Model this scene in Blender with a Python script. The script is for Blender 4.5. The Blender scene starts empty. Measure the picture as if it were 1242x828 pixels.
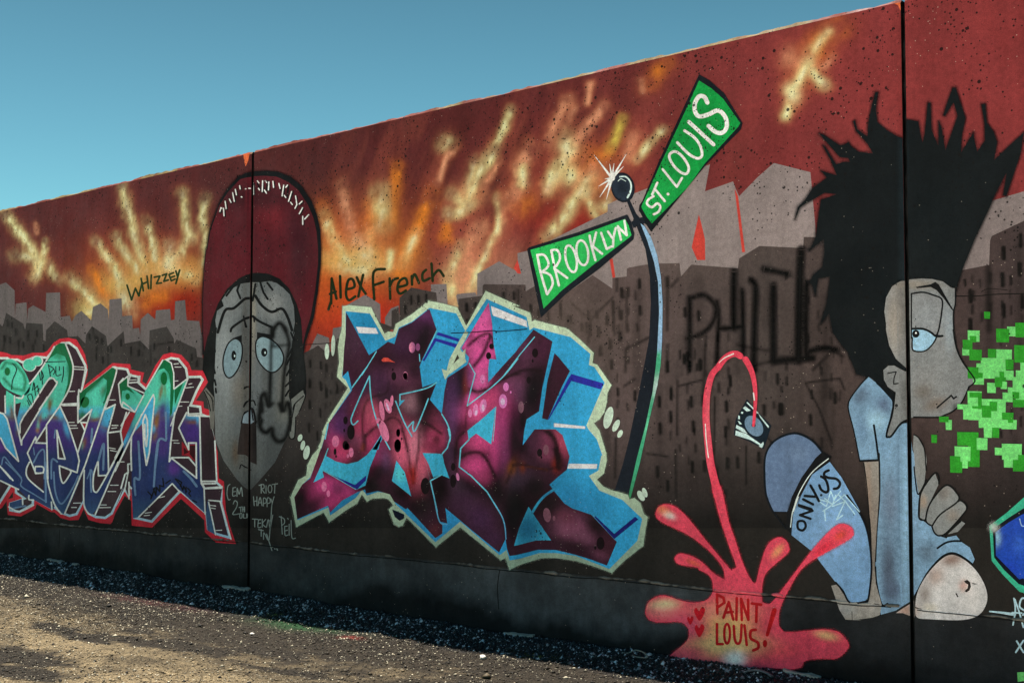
import bpy, bmesh, math, random
import numpy as np
from mathutils import Vector
from mathutils.geometry import delaunay_2d_cdt
random.seed(7); np.random.seed(7)
scene = bpy.context.scene
COL = scene.collection

# ------------------------------------------------------------------ camera
PW, PH, FPX = 1242.0, 828.0, 1500.0          # units in which the wall was surveyed
PITCH, SHIFT = math.radians(2.86), 29.0
YAW = math.radians(40.8)
CAM = np.array([2.90, -6.75, 1.55])
cd = bpy.data.cameras.new('camera'); cam = bpy.data.objects.new('camera', cd); COL.objects.link(cam)
cam.location = CAM; cam.rotation_euler = (math.pi/2 + PITCH, 0, YAW)
cd.sensor_width = 36; cd.lens = 36*FPX/PW; cd.shift_y = SHIFT/PW
cd.clip_start = 0.1; cd.clip_end = 3000
scene.camera = cam

# ------------------------------------------------------------------ sky, sun, exposure
SUN_DIR = Vector((-0.30, 0.098, 1.0)).normalized()      # towards the sun: almost overhead, just behind the wall
SUN_EL = math.asin(SUN_DIR.z); SUN_AZ = math.atan2(SUN_DIR.x, SUN_DIR.y)
w = bpy.data.worlds.new('World'); scene.world = w; w.use_nodes = True
nt = w.node_tree; nt.nodes.clear()
sky = nt.nodes.new('ShaderNodeTexSky'); sky.sky_type = 'NISHITA'; sky.sun_disc = False
sky.sun_elevation = SUN_EL; sky.sun_rotation = SUN_AZ
sky.altitude = 0; sky.air_density = 1.0; sky.dust_density = 0.6; sky.ozone_density = 1.0
tint = nt.nodes.new('ShaderNodeMix'); tint.data_type = 'RGBA'; tint.blend_type = 'MULTIPLY'
tint.inputs[0].default_value = 1.0; tint.inputs[7].default_value = (0.42, 0.78, 0.70, 1)
bg = nt.nodes.new('ShaderNodeBackground'); bg.inputs['Strength'].default_value = 0.05
wo = nt.nodes.new('ShaderNodeOutputWorld')
tc = nt.nodes.new('ShaderNodeTexCoord'); sx = nt.nodes.new('ShaderNodeSeparateXYZ'); mr = nt.nodes.new('ShaderNodeMapRange')   # clear air: the sky deepens with height
nt.links.new(tc.outputs['Generated'], sx.inputs[0]); nt.links.new(sx.outputs[2], mr.inputs[0])
for k_, v_ in enumerate((.14, .40, 1.20, .60)): mr.inputs[k_+1].default_value = v_
deep = nt.nodes.new('ShaderNodeVectorMath'); deep.operation = 'SCALE'; nt.links.new(sky.outputs[0], deep.inputs[0]); nt.links.new(mr.outputs[0], deep.inputs['Scale'])
nt.links.new(deep.outputs[0], tint.inputs[6]); nt.links.new(tint.outputs[2], bg.inputs['Color']); nt.links.new(bg.outputs[0], wo.inputs['Surface'])
sd = bpy.data.lights.new('sun', 'SUN'); sd.energy = 5.0; sd.angle = math.radians(0.5); sd.color = (1.0, 0.965, 0.90)
so = bpy.data.objects.new('sun', sd); COL.objects.link(so); so.location = (0, 0, 30)
so.rotation_euler = SUN_DIR.to_track_quat('Z', 'Y').to_euler()
scene.view_settings.view_transform = 'Standard'; scene.view_settings.look = 'None'
scene.view_settings.gamma = 1; scene.view_settings.use_curve_mapping = False
scene.view_settings.exposure = 1.45

# ------------------------------------------------------------------ survey: picture units <-> wall metres (wall face is the plane y = 0)
_cy, _sy, _cp, _sp = math.cos(YAW), math.sin(YAW), math.cos(PITCH), math.sin(PITCH)
_F = np.array([-_sy*_cp, _cy*_cp, _sp]); _R = np.array([_cy, _sy, 0.0]); _U = np.cross(_R, _F)
def rays(p):
    p = np.asarray(p, float)
    return _F + ((p[:, 0]-PW/2)/FPX)[:, None]*_R + ((PH/2-p[:, 1]+SHIFT)/FPX)[:, None]*_U
def to_wall(p):
    d = rays(p); t = -CAM[1]/d[:, 1]
    return np.stack([CAM[0]+t*d[:, 0], CAM[2]+t*d[:, 2]], 1)
def to_px(uv):
    uv = np.asarray(uv, float)
    d = np.stack([uv[:, 0], np.zeros(len(uv)), uv[:, 1]], 1)-CAM
    k = d@_F
    return np.stack([PW/2+FPX*(d@_R)/k, PH/2+SHIFT-FPX*(d@_U)/k], 1)
def to_ground(px, py, z=0.0):
    d = rays([(px, py)])[0]; t = (z-CAM[2])/d[2]
    return CAM+t*d

UJ2 = float(to_wall([(1100.5, 414)])[0, 0]); UJ1 = float(to_wall([(303.0, 450)])[0, 0])
G1J, G2J, CH = 0.028, 0.016, 0.040      # half widths of the two open joints
U0, U3 = UJ1-(UJ2-UJ1), UJ2+(UJ2-UJ1)
HTOP = float(to_wall([(700, 90)])[0, 1]); ZSEAM = float(to_wall([(620, 689)])[0, 1])
PANELS = [(U0+G2J, UJ1-G1J), (UJ1+G1J, UJ2-G2J), (UJ2+G2J, U3-G2J)]
INTERVALS = []
for a, b in PANELS: INTERVALS += [(a, b-CH), (b-CH, b)]
def wall_pos(uv, off):
    uv = np.asarray(uv, float); y = np.full(len(uv), -float(off))
    for a, b in PANELS:
        m = (uv[:, 0] > b-CH) & (uv[:, 0] <= b+.005)
        y[m] = (uv[m, 0]-(b-CH))*0.45-off
    return np.stack([uv[:, 0], y, uv[:, 1]], 1)

# ------------------------------------------------------------------ colour
def lin(c):
    c = np.asarray(c, float)/255.0
    return np.minimum(np.where(c <= 0.04045, c/12.92, ((c+0.055)/1.055)**2.4)**1.08*1.48, .90)
def vnoise(x, y, seed):
    r = np.random.RandomState(seed).rand(256, 256)
    xi, yi = np.floor(x).astype(int), np.floor(y).astype(int); fx, fy = x-xi, y-yi
    fx, fy = fx*fx*(3-2*fx), fy*fy*(3-2*fy)
    g = lambda i, j: r[i % 256, j % 256]
    return (g(xi, yi)*(1-fx)+g(xi+1, yi)*fx)*(1-fy)+(g(xi, yi+1)*(1-fx)+g(xi+1, yi+1)*fx)*fy
def fbm(x, y, seed, o=4):
    s, a, t = 0, 0.5, 0
    for i in range(o):
        s = s+a*vnoise(x*2**i, y*2**i, seed+i); t += a; a *= 0.5
    return s/t
def seg_dist(P, pts, ws=None):
    best = np.full(len(P), 1e9)
    for i in range(len(pts)-1):
        a, b = np.array(pts[i]), np.array(pts[i+1]); d = b-a; L = max(d@d, 1e-9)
        t = np.clip(((P-a)@d)/L, 0, 1); q = P-(a+t[:, None]*d)
        dist = np.sqrt((q*q).sum(1))
        if ws is not None: dist = dist/np.maximum(ws[i]+(ws[i+1]-ws[i])*t, 1e-3)
        best = np.minimum(best, dist)
    return best
def paint(P, base, fields):
    """colour of the paint at places P: base coat, then sprayed blobs, strokes and fades in order"""
    C = np.tile(np.append(lin(base[:3]), base[3] if len(base) > 3 else 1.0), (len(P), 1))
    for f in fields:
        k = f[0]
        if k == 'v' or k == 'h':
            ax = 1 if k == 'v' else 0
            xs = [s[0] for s in f[1]]; cs = np.array([lin(s[1]) for s in f[1]])
            for j in range(3): C[:, j] = np.interp(P[:, ax], xs, cs[:, j])
            continue
        if k == 'fade':                                   # fade to colour between two heights
            _, y0, y1, rgb, s = f
            wgt = s*np.clip((P[:, 1]-y0)/(y1-y0), 0, 1)
        elif k == 'b':
            _, x, y, rx, ry, ang, rgb, s = f
            ca, sa = math.cos(math.radians(ang)), math.sin(math.radians(ang))
            dx, dy = P[:, 0]-x, P[:, 1]-y
            u, v = (dx*ca+dy*sa)/rx, (-dx*sa+dy*ca)/ry
            wgt = s*np.exp(-(u*u+v*v)**1.3)
        elif k == 's':
            _, pts, wd, soft, rgb, s = f
            lo = np.min(pts, 0)-wd-2*soft; hi = np.max(pts, 0)+wd+2*soft
            m = ((P > lo) & (P < hi)).all(1); wgt = np.zeros(len(P))
            if m.any():
                d = seg_dist(P[m], pts)
                wgt[m] = s*np.clip((wd/2+soft-d)/(2*soft), 0, 1)
        elif k == 'a':                                    # opacity of a soft stroke
            _, pts, wd, soft = f
            d = seg_dist(P, pts); t = np.clip((wd/2+soft-d)/(2*soft), 0, 1)
            C[:, 3] = np.maximum(C[:, 3], t*t*(3-2*t)); continue
        C[:, :3] = C[:, :3]*(1-wgt[:, None])+lin(rgb)*wgt[:, None]
    return C

# ------------------------------------------------------------------ outlines
def Rg(x0, y0, s):
    return lambda t: [(x0+float(a)/s, y0+float(b)/s) for a, b in (p.split(',') for p in t.split())]
def smooth(pts, n=5, closed=False):
    p = [np.array(q) for q in pts]; N = len(p); out = []
    for i in range(N if closed else N-1):
        g = lambda j: p[j % N] if closed else p[min(max(j, 0), N-1)]
        a, b, c, d = g(i-1), g(i), g(i+1), g(i+2)
        for k in range(n):
            t = k/n
            out.append(tuple(0.5*((2*b)+(-a+c)*t+(2*a-5*b+4*c-d)*t*t+(-a+3*b-3*c+d)*t**3)))
    if not closed: out.append(tuple(p[-1]))
    return out
class Poly:
    def __init__(s, pts, sm=False): s.pts = smooth(pts, 5, True) if sm else list(pts)
class Stroke:
    def __init__(s, pts, w, sm=True, closed=False, taper=None):
        pts = list(pts)
        if sm and len(pts) > 2: pts = smooth(pts, 5, closed)
        if closed: pts = pts+[pts[0]]
        s.pts = pts; n = len(pts)
        if taper: s.w = [w*(taper[0]+(taper[1]-taper[0])*i/(n-1))/2 for i in range(n)]
        else: s.w = [w/2]*n
    def faces(s):
        for i in range(len(s.pts)-1):
            a, b = np.array(s.pts[i]), np.array(s.pts[i+1]); d = b-a; L = math.hypot(*d)
            if L < 1e-4: continue
            nrm = np.array((-d[1], d[0]))/L
            yield [tuple(a+nrm*s.w[i]), tuple(b+nrm*s.w[i+1]), tuple(b-nrm*s.w[i+1]), tuple(a-nrm*s.w[i])]
        for p, r in zip(s.pts, s.w):
            if r > 0.25: yield ell(p[0], p[1], r, r, 0, 8)
def ell(x, y, rx, ry, ang=0, n=20):
    ca, sa = math.cos(math.radians(ang)), math.sin(math.radians(ang)); o = []
    for i in range(n):
        t = 2*math.pi*i/n; a, b = rx*math.cos(t), ry*math.sin(t)
        o.append((x+a*ca-b*sa, y+a*sa+b*ca))
    return o
def E(reg, s, x, y, rx, ry, ang=0): 
    c = reg('%f,%f' % (x, y))[0]; return Poly(ell(c[0], c[1], rx/s, ry/s, ang))
def inside(P, poly):
    x, y = P[:, 0], P[:, 1]; c = np.zeros(len(P), int); q = np.array(poly); n = len(q)
    for i in range(n):
        (x0, y0), (x1, y1) = q[i], q[(i+1) % n]
        if y0 == y1: continue
        cr = ((y0 <= y) != (y1 <= y)) & (x < (x1-x0)*(y-y0)/(y1-y0)+x0)
        c[cr] += 1 if y1 > y0 else -1
    return c != 0
def clip(poly, a, b):
    for ax, keep in ((a, 1), (b, -1)):
        out = []; n = len(poly)
        for i in range(n):
            p, q = poly[i], poly[(i+1) % n]; pi, qi = (p[0]-ax)*keep >= 0, (q[0]-ax)*keep >= 0
            if pi: out.append(p)
            if pi != qi:
                t = (ax-p[0])/(q[0]-p[0]); out.append((ax, p[1]+t*(q[1]-p[1])))
        poly = out
        if len(poly) < 3: return []
    return poly
DZ = 0.00025
class Level: z = 0
def level(n): Level.z = n
def coat(items, base, fields=(), sp=None, keepz=False):
    """one coat of paint as a thin sheet following the wall; returns (vertices, triangles, colours)"""
    if not keepz: Level.z += 1
    off = DZ*Level.z; V, T, C = [], [], []; nv = 0
    faces = []
    for it in items:
        if isinstance(it, Poly): faces.append(it.pts)
        else: faces += list(it.faces())
    grid = None
    if sp:
        allp = np.array([p for f in faces for p in f]); lo, hi = allp.min(0), allp.max(0)
        gx, gy = np.arange(lo[0]+sp/2, hi[0], sp), np.arange(lo[1]+sp/2, hi[1], sp)
        if len(gx) and len(gy):
            G = np.stack(np.meshgrid(gx, gy), -1).reshape(-1, 2)
            G = G+np.random.uniform(-.12, .12, G.shape)*sp
            m = np.zeros(len(G), bool)
            for f in faces:
                q = np.array(f); bb = ((G >= q.min(0)) & (G <= q.max(0))).all(1) & ~m
                idx = np.where(bb)[0]
                if len(idx): m[idx] |= inside(G[idx], f)
            grid = to_wall(G[m]) if m.any() else None
    wf = [[tuple(p) for p in to_wall(f)] for f in faces]
    for a, b in INTERVALS:
        fs = [clip(f, a, b) for f in wf]; fs = [f for f in fs if len(f) >= 3]
        if not fs: continue
        vin, fin = [], []
        for f in fs:
            area = sum(f[i][0]*f[(i+1) % len(f)][1]-f[(i+1) % len(f)][0]*f[i][1] for i in range(len(f)))
            if area < 0: f = f[::-1]
            fin.append(list(range(len(vin), len(vin)+len(f)))); vin += [Vector(p) for p in f]
        if grid is not None:
            g = grid[(grid[:, 0] > a+.001) & (grid[:, 0] < b-.001)]; vin += [Vector(p) for p in g]
        ov, oe, of, _, _, _ = delaunay_2d_cdt(vin, [], fin, 0, 1e-6, True)
        ov = np.array([tuple(p) for p in ov]); of = np.array([t for t in of if len(t) == 3])
        if len(of) == 0: continue
        cen = ov[of].mean(1); keep = np.zeros(len(cen), bool)
        for f in fs:
            q = np.array(f); idx = np.where(((cen >= q.min(0)) & (cen <= q.max(0))).all(1) & ~keep)[0]
            if len(idx): keep[idx] |= inside(cen[idx], f)
        of = of[keep]
        if len(of) == 0: continue
        used = np.unique(of); remap = np.zeros(len(ov), int); remap[used] = np.arange(len(used))
        ov, of = ov[used], remap[of]
        V.append(wall_pos(ov, off)); C.append(paint(to_px(ov), base, fields)); T.append(of+nv); nv += len(ov)
    if not V: return None
    return np.concatenate(V), np.concatenate(T), np.concatenate(C)
def mesh_from(name, V, T, C, mat):
    me = bpy.data.meshes.new(name); n = len(V); m = len(T); k = T.shape[1]
    me.vertices.add(n); me.vertices.foreach_set('co', V.astype(np.float32).ravel())
    me.loops.add(m*k); me.loops.foreach_set('vertex_index', T.astype(np.int32).ravel())
    me.polygons.add(m); me.polygons.foreach_set('loop_start', np.arange(0, m*k, k, dtype=np.int32))
    me.update(calc_edges=True); me.validate()
    at = me.color_attributes.new('Col', 'FLOAT_COLOR', 'POINT')
    at.data.foreach_set('color', C.astype(np.float32).ravel())
    me.materials.append(mat)
    return me
def obj(name, me, parent=None, label=None, kind=None, cat=None, group=None):
    o = bpy.data.objects.new(name, me); COL.objects.link(o)
    if parent: o.parent = parent
    for k, v in (('label', label), ('kind', kind), ('category', cat), ('group', group)):
        if v: o[k] = v
    return o
def part(name, coats, parent, label=None, mat=None):
    coats = [c for c in coats if c is not None]; V, T, C = [], [], []; n = 0
    for v, t, c in coats: V.append(v); T.append(t+n); C.append(c); n += len(v)
    T = np.concatenate(T); V = np.concatenate(V)
    a = V[T]; nr = np.cross(a[:, 1]-a[:, 0], a[:, 2]-a[:, 0]); fl = nr[:, 1] > 0; T[fl] = T[fl][:, ::-1]
    return obj(name, mesh_from(name, V, T, np.concatenate(C), mat or PAINT), parent, label)

# ------------------------------------------------------------------ materials
def N(nt, t, **kw):
    n = nt.nodes.new(t)
    for k, v in kw.items(): setattr(n, k, v)
    return n
def mathn(nt, op, a, b=None, clampit=False):
    n = N(nt, 'ShaderNodeMath', operation=op, use_clamp=clampit)
    for i, x in enumerate((a, b)):
        if x is None: continue
        if isinstance(x, (int, float)): n.inputs[i].default_value = x
        else: nt.links.new(x, n.inputs[i])
    return n.outputs[0]
def mixc(nt, fac, a, b, blend='MIX'):
    n = N(nt, 'ShaderNodeMix', data_type='RGBA', blend_type=blend)
    for i, x in ((0, fac), (6, a), (7, b)):
        if isinstance(x, (int, float)): n.inputs[i].default_value = x
        elif isinstance(x, tuple): n.inputs[i].default_value = x
        else: nt.links.new(x, n.inputs[i])
    return n.outputs[2]
def noise(nt, co, scale, detail=4, rough=0.55):
    n = N(nt, 'ShaderNodeTexNoise'); n.inputs['Scale'].default_value = scale
    n.inputs['Detail'].default_value = detail; n.inputs['Roughness'].default_value = rough
    nt.links.new(co, n.inputs['Vector']); return n.outputs['Fac']
def voro(nt, co, scale):
    n = N(nt, 'ShaderNodeTexVoronoi'); n.inputs['Scale'].default_value = scale; nt.links.new(co, n.inputs['Vector'])
    s = N(nt, 'ShaderNodeSeparateColor'); nt.links.new(n.outputs['Color'], s.inputs[0])
    return n.outputs['Distance'], s.outputs[0], s.outputs[1]
def ramp(nt, x, lo, hi, a=0.0, b=1.0):
    n = N(nt, 'ShaderNodeMapRange'); n.inputs[1].default_value = lo; n.inputs[2].default_value = hi
    n.inputs[3].default_value = a; n.inputs[4].default_value = b; nt.links.new(x, n.inputs[0]); return n.outputs[0]
def painted_concrete(name, alpha=False, rough=0.78, sheen=0.14):
    m = bpy.data.materials.new(name); m.use_nodes = True; nt = m.node_tree; nt.nodes.clear()
    out = N(nt, 'ShaderNodeOutputMaterial'); bs = N(nt, 'ShaderNodeBsdfPrincipled')
    at = N(nt, 'ShaderNodeAttribute', attribute_name='Col'); co = N(nt, 'ShaderNodeTexCoord').outputs['Object']
    mot = mathn(nt, 'MULTIPLY', ramp(nt, noise(nt, co, 1.7, 5), .25, .75, .74, 1.24), ramp(nt, noise(nt, co, 30, 7, .75), .25, .75, .68, 1.30))
    grain = ramp(nt, noise(nt, co, 170, 3), .25, .75, .72, 1.28)
    mp = N(nt, 'ShaderNodeMapping'); mp.inputs['Scale'].default_value = (9, 9, .55); nt.links.new(co, mp.inputs[0])
    drip = ramp(nt, noise(nt, mp.outputs[0], 1.0, 5, .65), .30, .72, .86, 1.12)       # streaks down the face
    tone = mathn(nt, 'MULTIPLY', mathn(nt, 'MULTIPLY', mot, drip), grain)
    c = mixc(nt, 1.0, at.outputs['Color'], (1, 1, 1, 1), 'MULTIPLY')
    vm = N(nt, 'ShaderNodeVectorMath', operation='SCALE'); nt.links.new(c, vm.inputs[0]); nt.links.new(tone, vm.inputs['Scale'])
    # blow-holes in the concrete, clustered
    z = N(nt, 'ShaderNodeSeparateXYZ'); nt.links.new(co, z.inputs[0])
    clus = ramp(nt, mathn(nt, 'ADD', noise(nt, co, 2.1, 5, .65), ramp(nt, z.outputs[2], .4, 4.0, -.14, .10)), .50, .70)
    d1, r1, s1 = voro(nt, co, 24); h1 = mathn(nt, 'MULTIPLY', mathn(nt, 'LESS_THAN', d1, mathn(nt, 'MULTIPLY', mathn(nt, 'POWER', s1, 2.0), .26)), mathn(nt, 'LESS_THAN', r1, mathn(nt, 'MULTIPLY', clus, .8)))
    d2, r2, s2 = voro(nt, co, 62); h2 = mathn(nt, 'MULTIPLY', mathn(nt, 'LESS_THAN', d2, mathn(nt, 'MULTIPLY', s2, .36)), mathn(nt, 'LESS_THAN', r2, mathn(nt, 'MULTIPLY', clus, .8)))
    hole = mathn(nt, 'MAXIMUM', h1, h2)
    d3, r3, s3 = voro(nt, co, 105); spk = mathn(nt, 'MULTIPLY', mathn(nt, 'LESS_THAN', d3, mathn(nt, 'MULTIPLY', s3, .34)), mathn(nt, 'LESS_THAN', r3, ramp(nt, noise(nt, co, 2.3, 4), .54, .80, 0.004, .20)))
    c2 = mixc(nt, mathn(nt, 'MULTIPLY', spk, .55), vm.outputs[0], (.62, .52, .44, 1))
    c3 = mixc(nt, mathn(nt, 'MULTIPLY', hole, .90), c2, (.006, .005, .005, 1))
    nt.links.new(c3, bs.inputs['Base Color'])
    nt.links.new(ramp(nt, noise(nt, co, 3.1, 5, .7), .3, .7, rough-.22, rough+.15), bs.inputs['Roughness']); bs.inputs['Specular IOR Level'].default_value = sheen
    hgt = mathn(nt, 'ADD', mathn(nt, 'MULTIPLY', noise(nt, co, 60, 6, .7), .35), mathn(nt, 'ADD', mathn(nt, 'MULTIPLY', noise(nt, co, 6, 4), .5), mathn(nt, 'MULTIPLY', hole, -.9)))
    bp = N(nt, 'ShaderNodeBump'); bp.inputs['Strength'].default_value = .55; bp.inputs['Distance'].default_value = .012
    nt.links.new(hgt, bp.inputs['Height']); nt.links.new(bp.outputs[0], bs.inputs['Normal'])
    if alpha:
        nt.links.new(at.outputs['Alpha'], bs.inputs['Alpha'])
    nt.links.new(bs.outputs[0], out.inputs['Surface'])
    return m
PAINT = painted_concrete('sprayed paint on concrete')
MIST = painted_concrete('thin sprayed paint', alpha=True)
# ================================================================== the place: ground and wall
def ground_mat():
    m = bpy.data.materials.new('gravel ground'); m.use_nodes = True; nt = m.node_tree; nt.nodes.clear()
    out = N(nt, 'ShaderNodeOutputMaterial'); bs = N(nt, 'ShaderNodeBsdfPrincipled')
    at = N(nt, 'ShaderNodeAttribute', attribute_name='Col'); co = N(nt, 'ShaderNodeTexCoord').outputs['Object']
    d1, r1, s1 = voro(nt, co, 95); d2, r2, s2 = voro(nt, co, 42)
    tone = mathn(nt, 'MULTIPLY', ramp(nt, r1, 0, 1, .45, 1.55), ramp(nt, noise(nt, co, 14, 6, .7), .25, .75, .62, 1.38))
    vm = N(nt, 'ShaderNodeVectorMath', operation='SCALE'); nt.links.new(at.outputs['Color'], vm.inputs[0]); nt.links.new(tone, vm.inputs['Scale'])
    pale = mathn(nt, 'MULTIPLY', mathn(nt, 'GREATER_THAN', r2, .96), mathn(nt, 'LESS_THAN', d2, .33))
    c = mixc(nt, mathn(nt, 'MULTIPLY', pale, .75), vm.outputs[0], (.28, .25, .19, 1))
    nt.links.new(c, bs.inputs['Base Color']); bs.inputs['Roughness'].default_value = .8; bs.inputs['Specular IOR Level'].default_value = .12
    hgt = mathn(nt, 'ADD', mathn(nt, 'MULTIPLY', d1, -.8), mathn(nt, 'ADD', mathn(nt, 'MULTIPLY', noise(nt, co, 30, 6, .7), 1.2), mathn(nt, 'MULTIPLY', d2, -.6)))
    bp = N(nt, 'ShaderNodeBump'); bp.inputs['Strength'].default_value = .9; bp.inputs['Distance'].default_value = .02
    nt.links.new(hgt, bp.inputs['Height']); nt.links.new(bp.outputs[0], bs.inputs['Normal'])
    nt.links.new(bs.outputs[0], out.inputs['Surface']); return m
GROUND = ground_mat()
XL = -13.6
def bank(x): return np.interp(x, [-30, -13.5, -8.9, -6, -2.5, 8], [.24, .19, .145, .115, .08, .06])
def ground_z(x, y):
    x, y = np.asarray(x, float), np.asarray(y, float)
    t = np.clip((y+.42)/.44, 0, 1); t = t*t*(3-2*t)
    near = np.exp(-((y+2)/6)**2)
    z = bank(x)*t+(fbm(x*1.3, y*1.9, 3)-.5)*.05*near+(fbm(x*9, y*9, 11)-.5)*.022*near
    z += (fbm(x*22, y*22, 5)-.5)*.02*np.exp(-((y+.25)/.35)**2)
    return z
def ground_col(x, y):
    n1, n2, n3 = fbm(x*.55, y*1.25, 21), fbm(x*1.6, y*3.2, 31), fbm(x*7, y*9, 41); n4 = fbm(x*19, y*26, 43)
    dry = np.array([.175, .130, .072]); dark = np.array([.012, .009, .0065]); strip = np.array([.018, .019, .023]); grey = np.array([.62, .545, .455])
    d = np.clip((n2-.60)/.12, 0, 1)*.6
    d = np.maximum(d, np.clip((y+1.75+.75*np.clip((x+10)/3, 0, 1)+1.6*(n1-.5)+.9*(n3-.5)+.8*(n4-.5))/1.0, 0, 1)*.93)
    C = dry*(1-d[..., None])+dark*d[..., None]
    for gx_, gy_, rx, ry in PATCHES: d = np.maximum(d, .94*np.clip(3.0-2.5*np.sqrt(((x-gx_)/rx)**2+((y-gy_)/ry)**2)+2.4*(n3-.5)+1.6*(n4-.5), 0, 1))
    C = dry*(1-d[..., None])+dark*d[..., None]
    s = np.clip((y+.50+.25*(n1-.5)+.12*(n3-.5))/.24, 0, 1)[..., None]  # dark gravel strip, with the wall's shadow painted into its colour
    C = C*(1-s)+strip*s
    dl = (x+4.35)*.671-(y+3.1)*.742          # pale stone added outside the view to bounce sunlight onto the wall
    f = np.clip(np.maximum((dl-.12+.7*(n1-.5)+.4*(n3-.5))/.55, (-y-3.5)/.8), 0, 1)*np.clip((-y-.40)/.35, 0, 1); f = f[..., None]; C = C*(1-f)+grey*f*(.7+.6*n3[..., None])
    for gx, gy, rx, ry, rgb, k in PAINT_SPILLS:
        wgt = np.exp(-(((x-gx)/rx)**2+((y-gy)/ry)**2)**1.2)*k*np.clip(n3*2.4-.35, 0, 1)
        C = C*(1-wgt[..., None])+np.array(rgb)*wgt[..., None]
    return C
PATCHES = []
for px, py, rx, ry in ((65, 759, .34, .11), (105, 772, .42, .09), (168, 777, .62, .12), (232, 783, .62, .14), (170, 764, .3, .07), (20, 794, .6, .18), (10, 812, .7, .14), (315, 788, .6, .12), (420, 800, .5, .08), (350, 815, .5, .07)):
    g = to_ground(px, py, .0); PATCHES.append((g[0], g[1], rx*1.0, ry*1.25))
PAINT_SPILLS = []
for px, py, rx, ry, rgb, k in ((368, 757, .60, .20, (.01, .055, .015), .8), (432, 760, .40, .06, (.18, .02, .014), .8), (424, 775, .12, .05, (.18, .02, .014), .7),
                               (325, 747, .18, .05, (.35, .36, .10), .8), (655, 799, .16, .05, (.45, .36, .04), .9), (185, 730, .8, .12, (.07, .012, .014), .5)):
    g = to_ground(px, py, .0); PAINT_SPILLS.append((g[0], g[1], rx, ry, rgb, k))
def axis(lo, hi, st, far, grow=1.35):
    c = list(np.arange(lo, hi+1e-6, st)); s = st
    while c[-1] < far: s *= grow; c.append(c[-1]+s)
    s = st; L = []
    while (L[-1] if L else c[0]) > -far: s *= grow; L.append((L[-1] if L else c[0])-s)
    return np.array(L[::-1]+c)
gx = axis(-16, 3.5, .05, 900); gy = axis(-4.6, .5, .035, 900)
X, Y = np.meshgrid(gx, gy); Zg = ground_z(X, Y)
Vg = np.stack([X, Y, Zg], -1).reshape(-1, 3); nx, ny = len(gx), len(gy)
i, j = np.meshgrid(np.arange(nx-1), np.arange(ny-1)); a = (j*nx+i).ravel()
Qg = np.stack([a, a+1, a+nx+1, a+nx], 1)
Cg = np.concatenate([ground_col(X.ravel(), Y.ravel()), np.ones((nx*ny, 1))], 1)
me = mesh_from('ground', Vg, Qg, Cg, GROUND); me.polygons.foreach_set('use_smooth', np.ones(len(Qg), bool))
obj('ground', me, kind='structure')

# ------------------------------------------------------------------ the wall
WALL = bpy.data.objects.new('concrete_wall', None); COL.objects.link(WALL)
WALL['label'] = 'long red and black concrete wall covered in graffiti letters and painted figures'; WALL['category'] = 'wall'; WALL['kind'] = 'thing'

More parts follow.
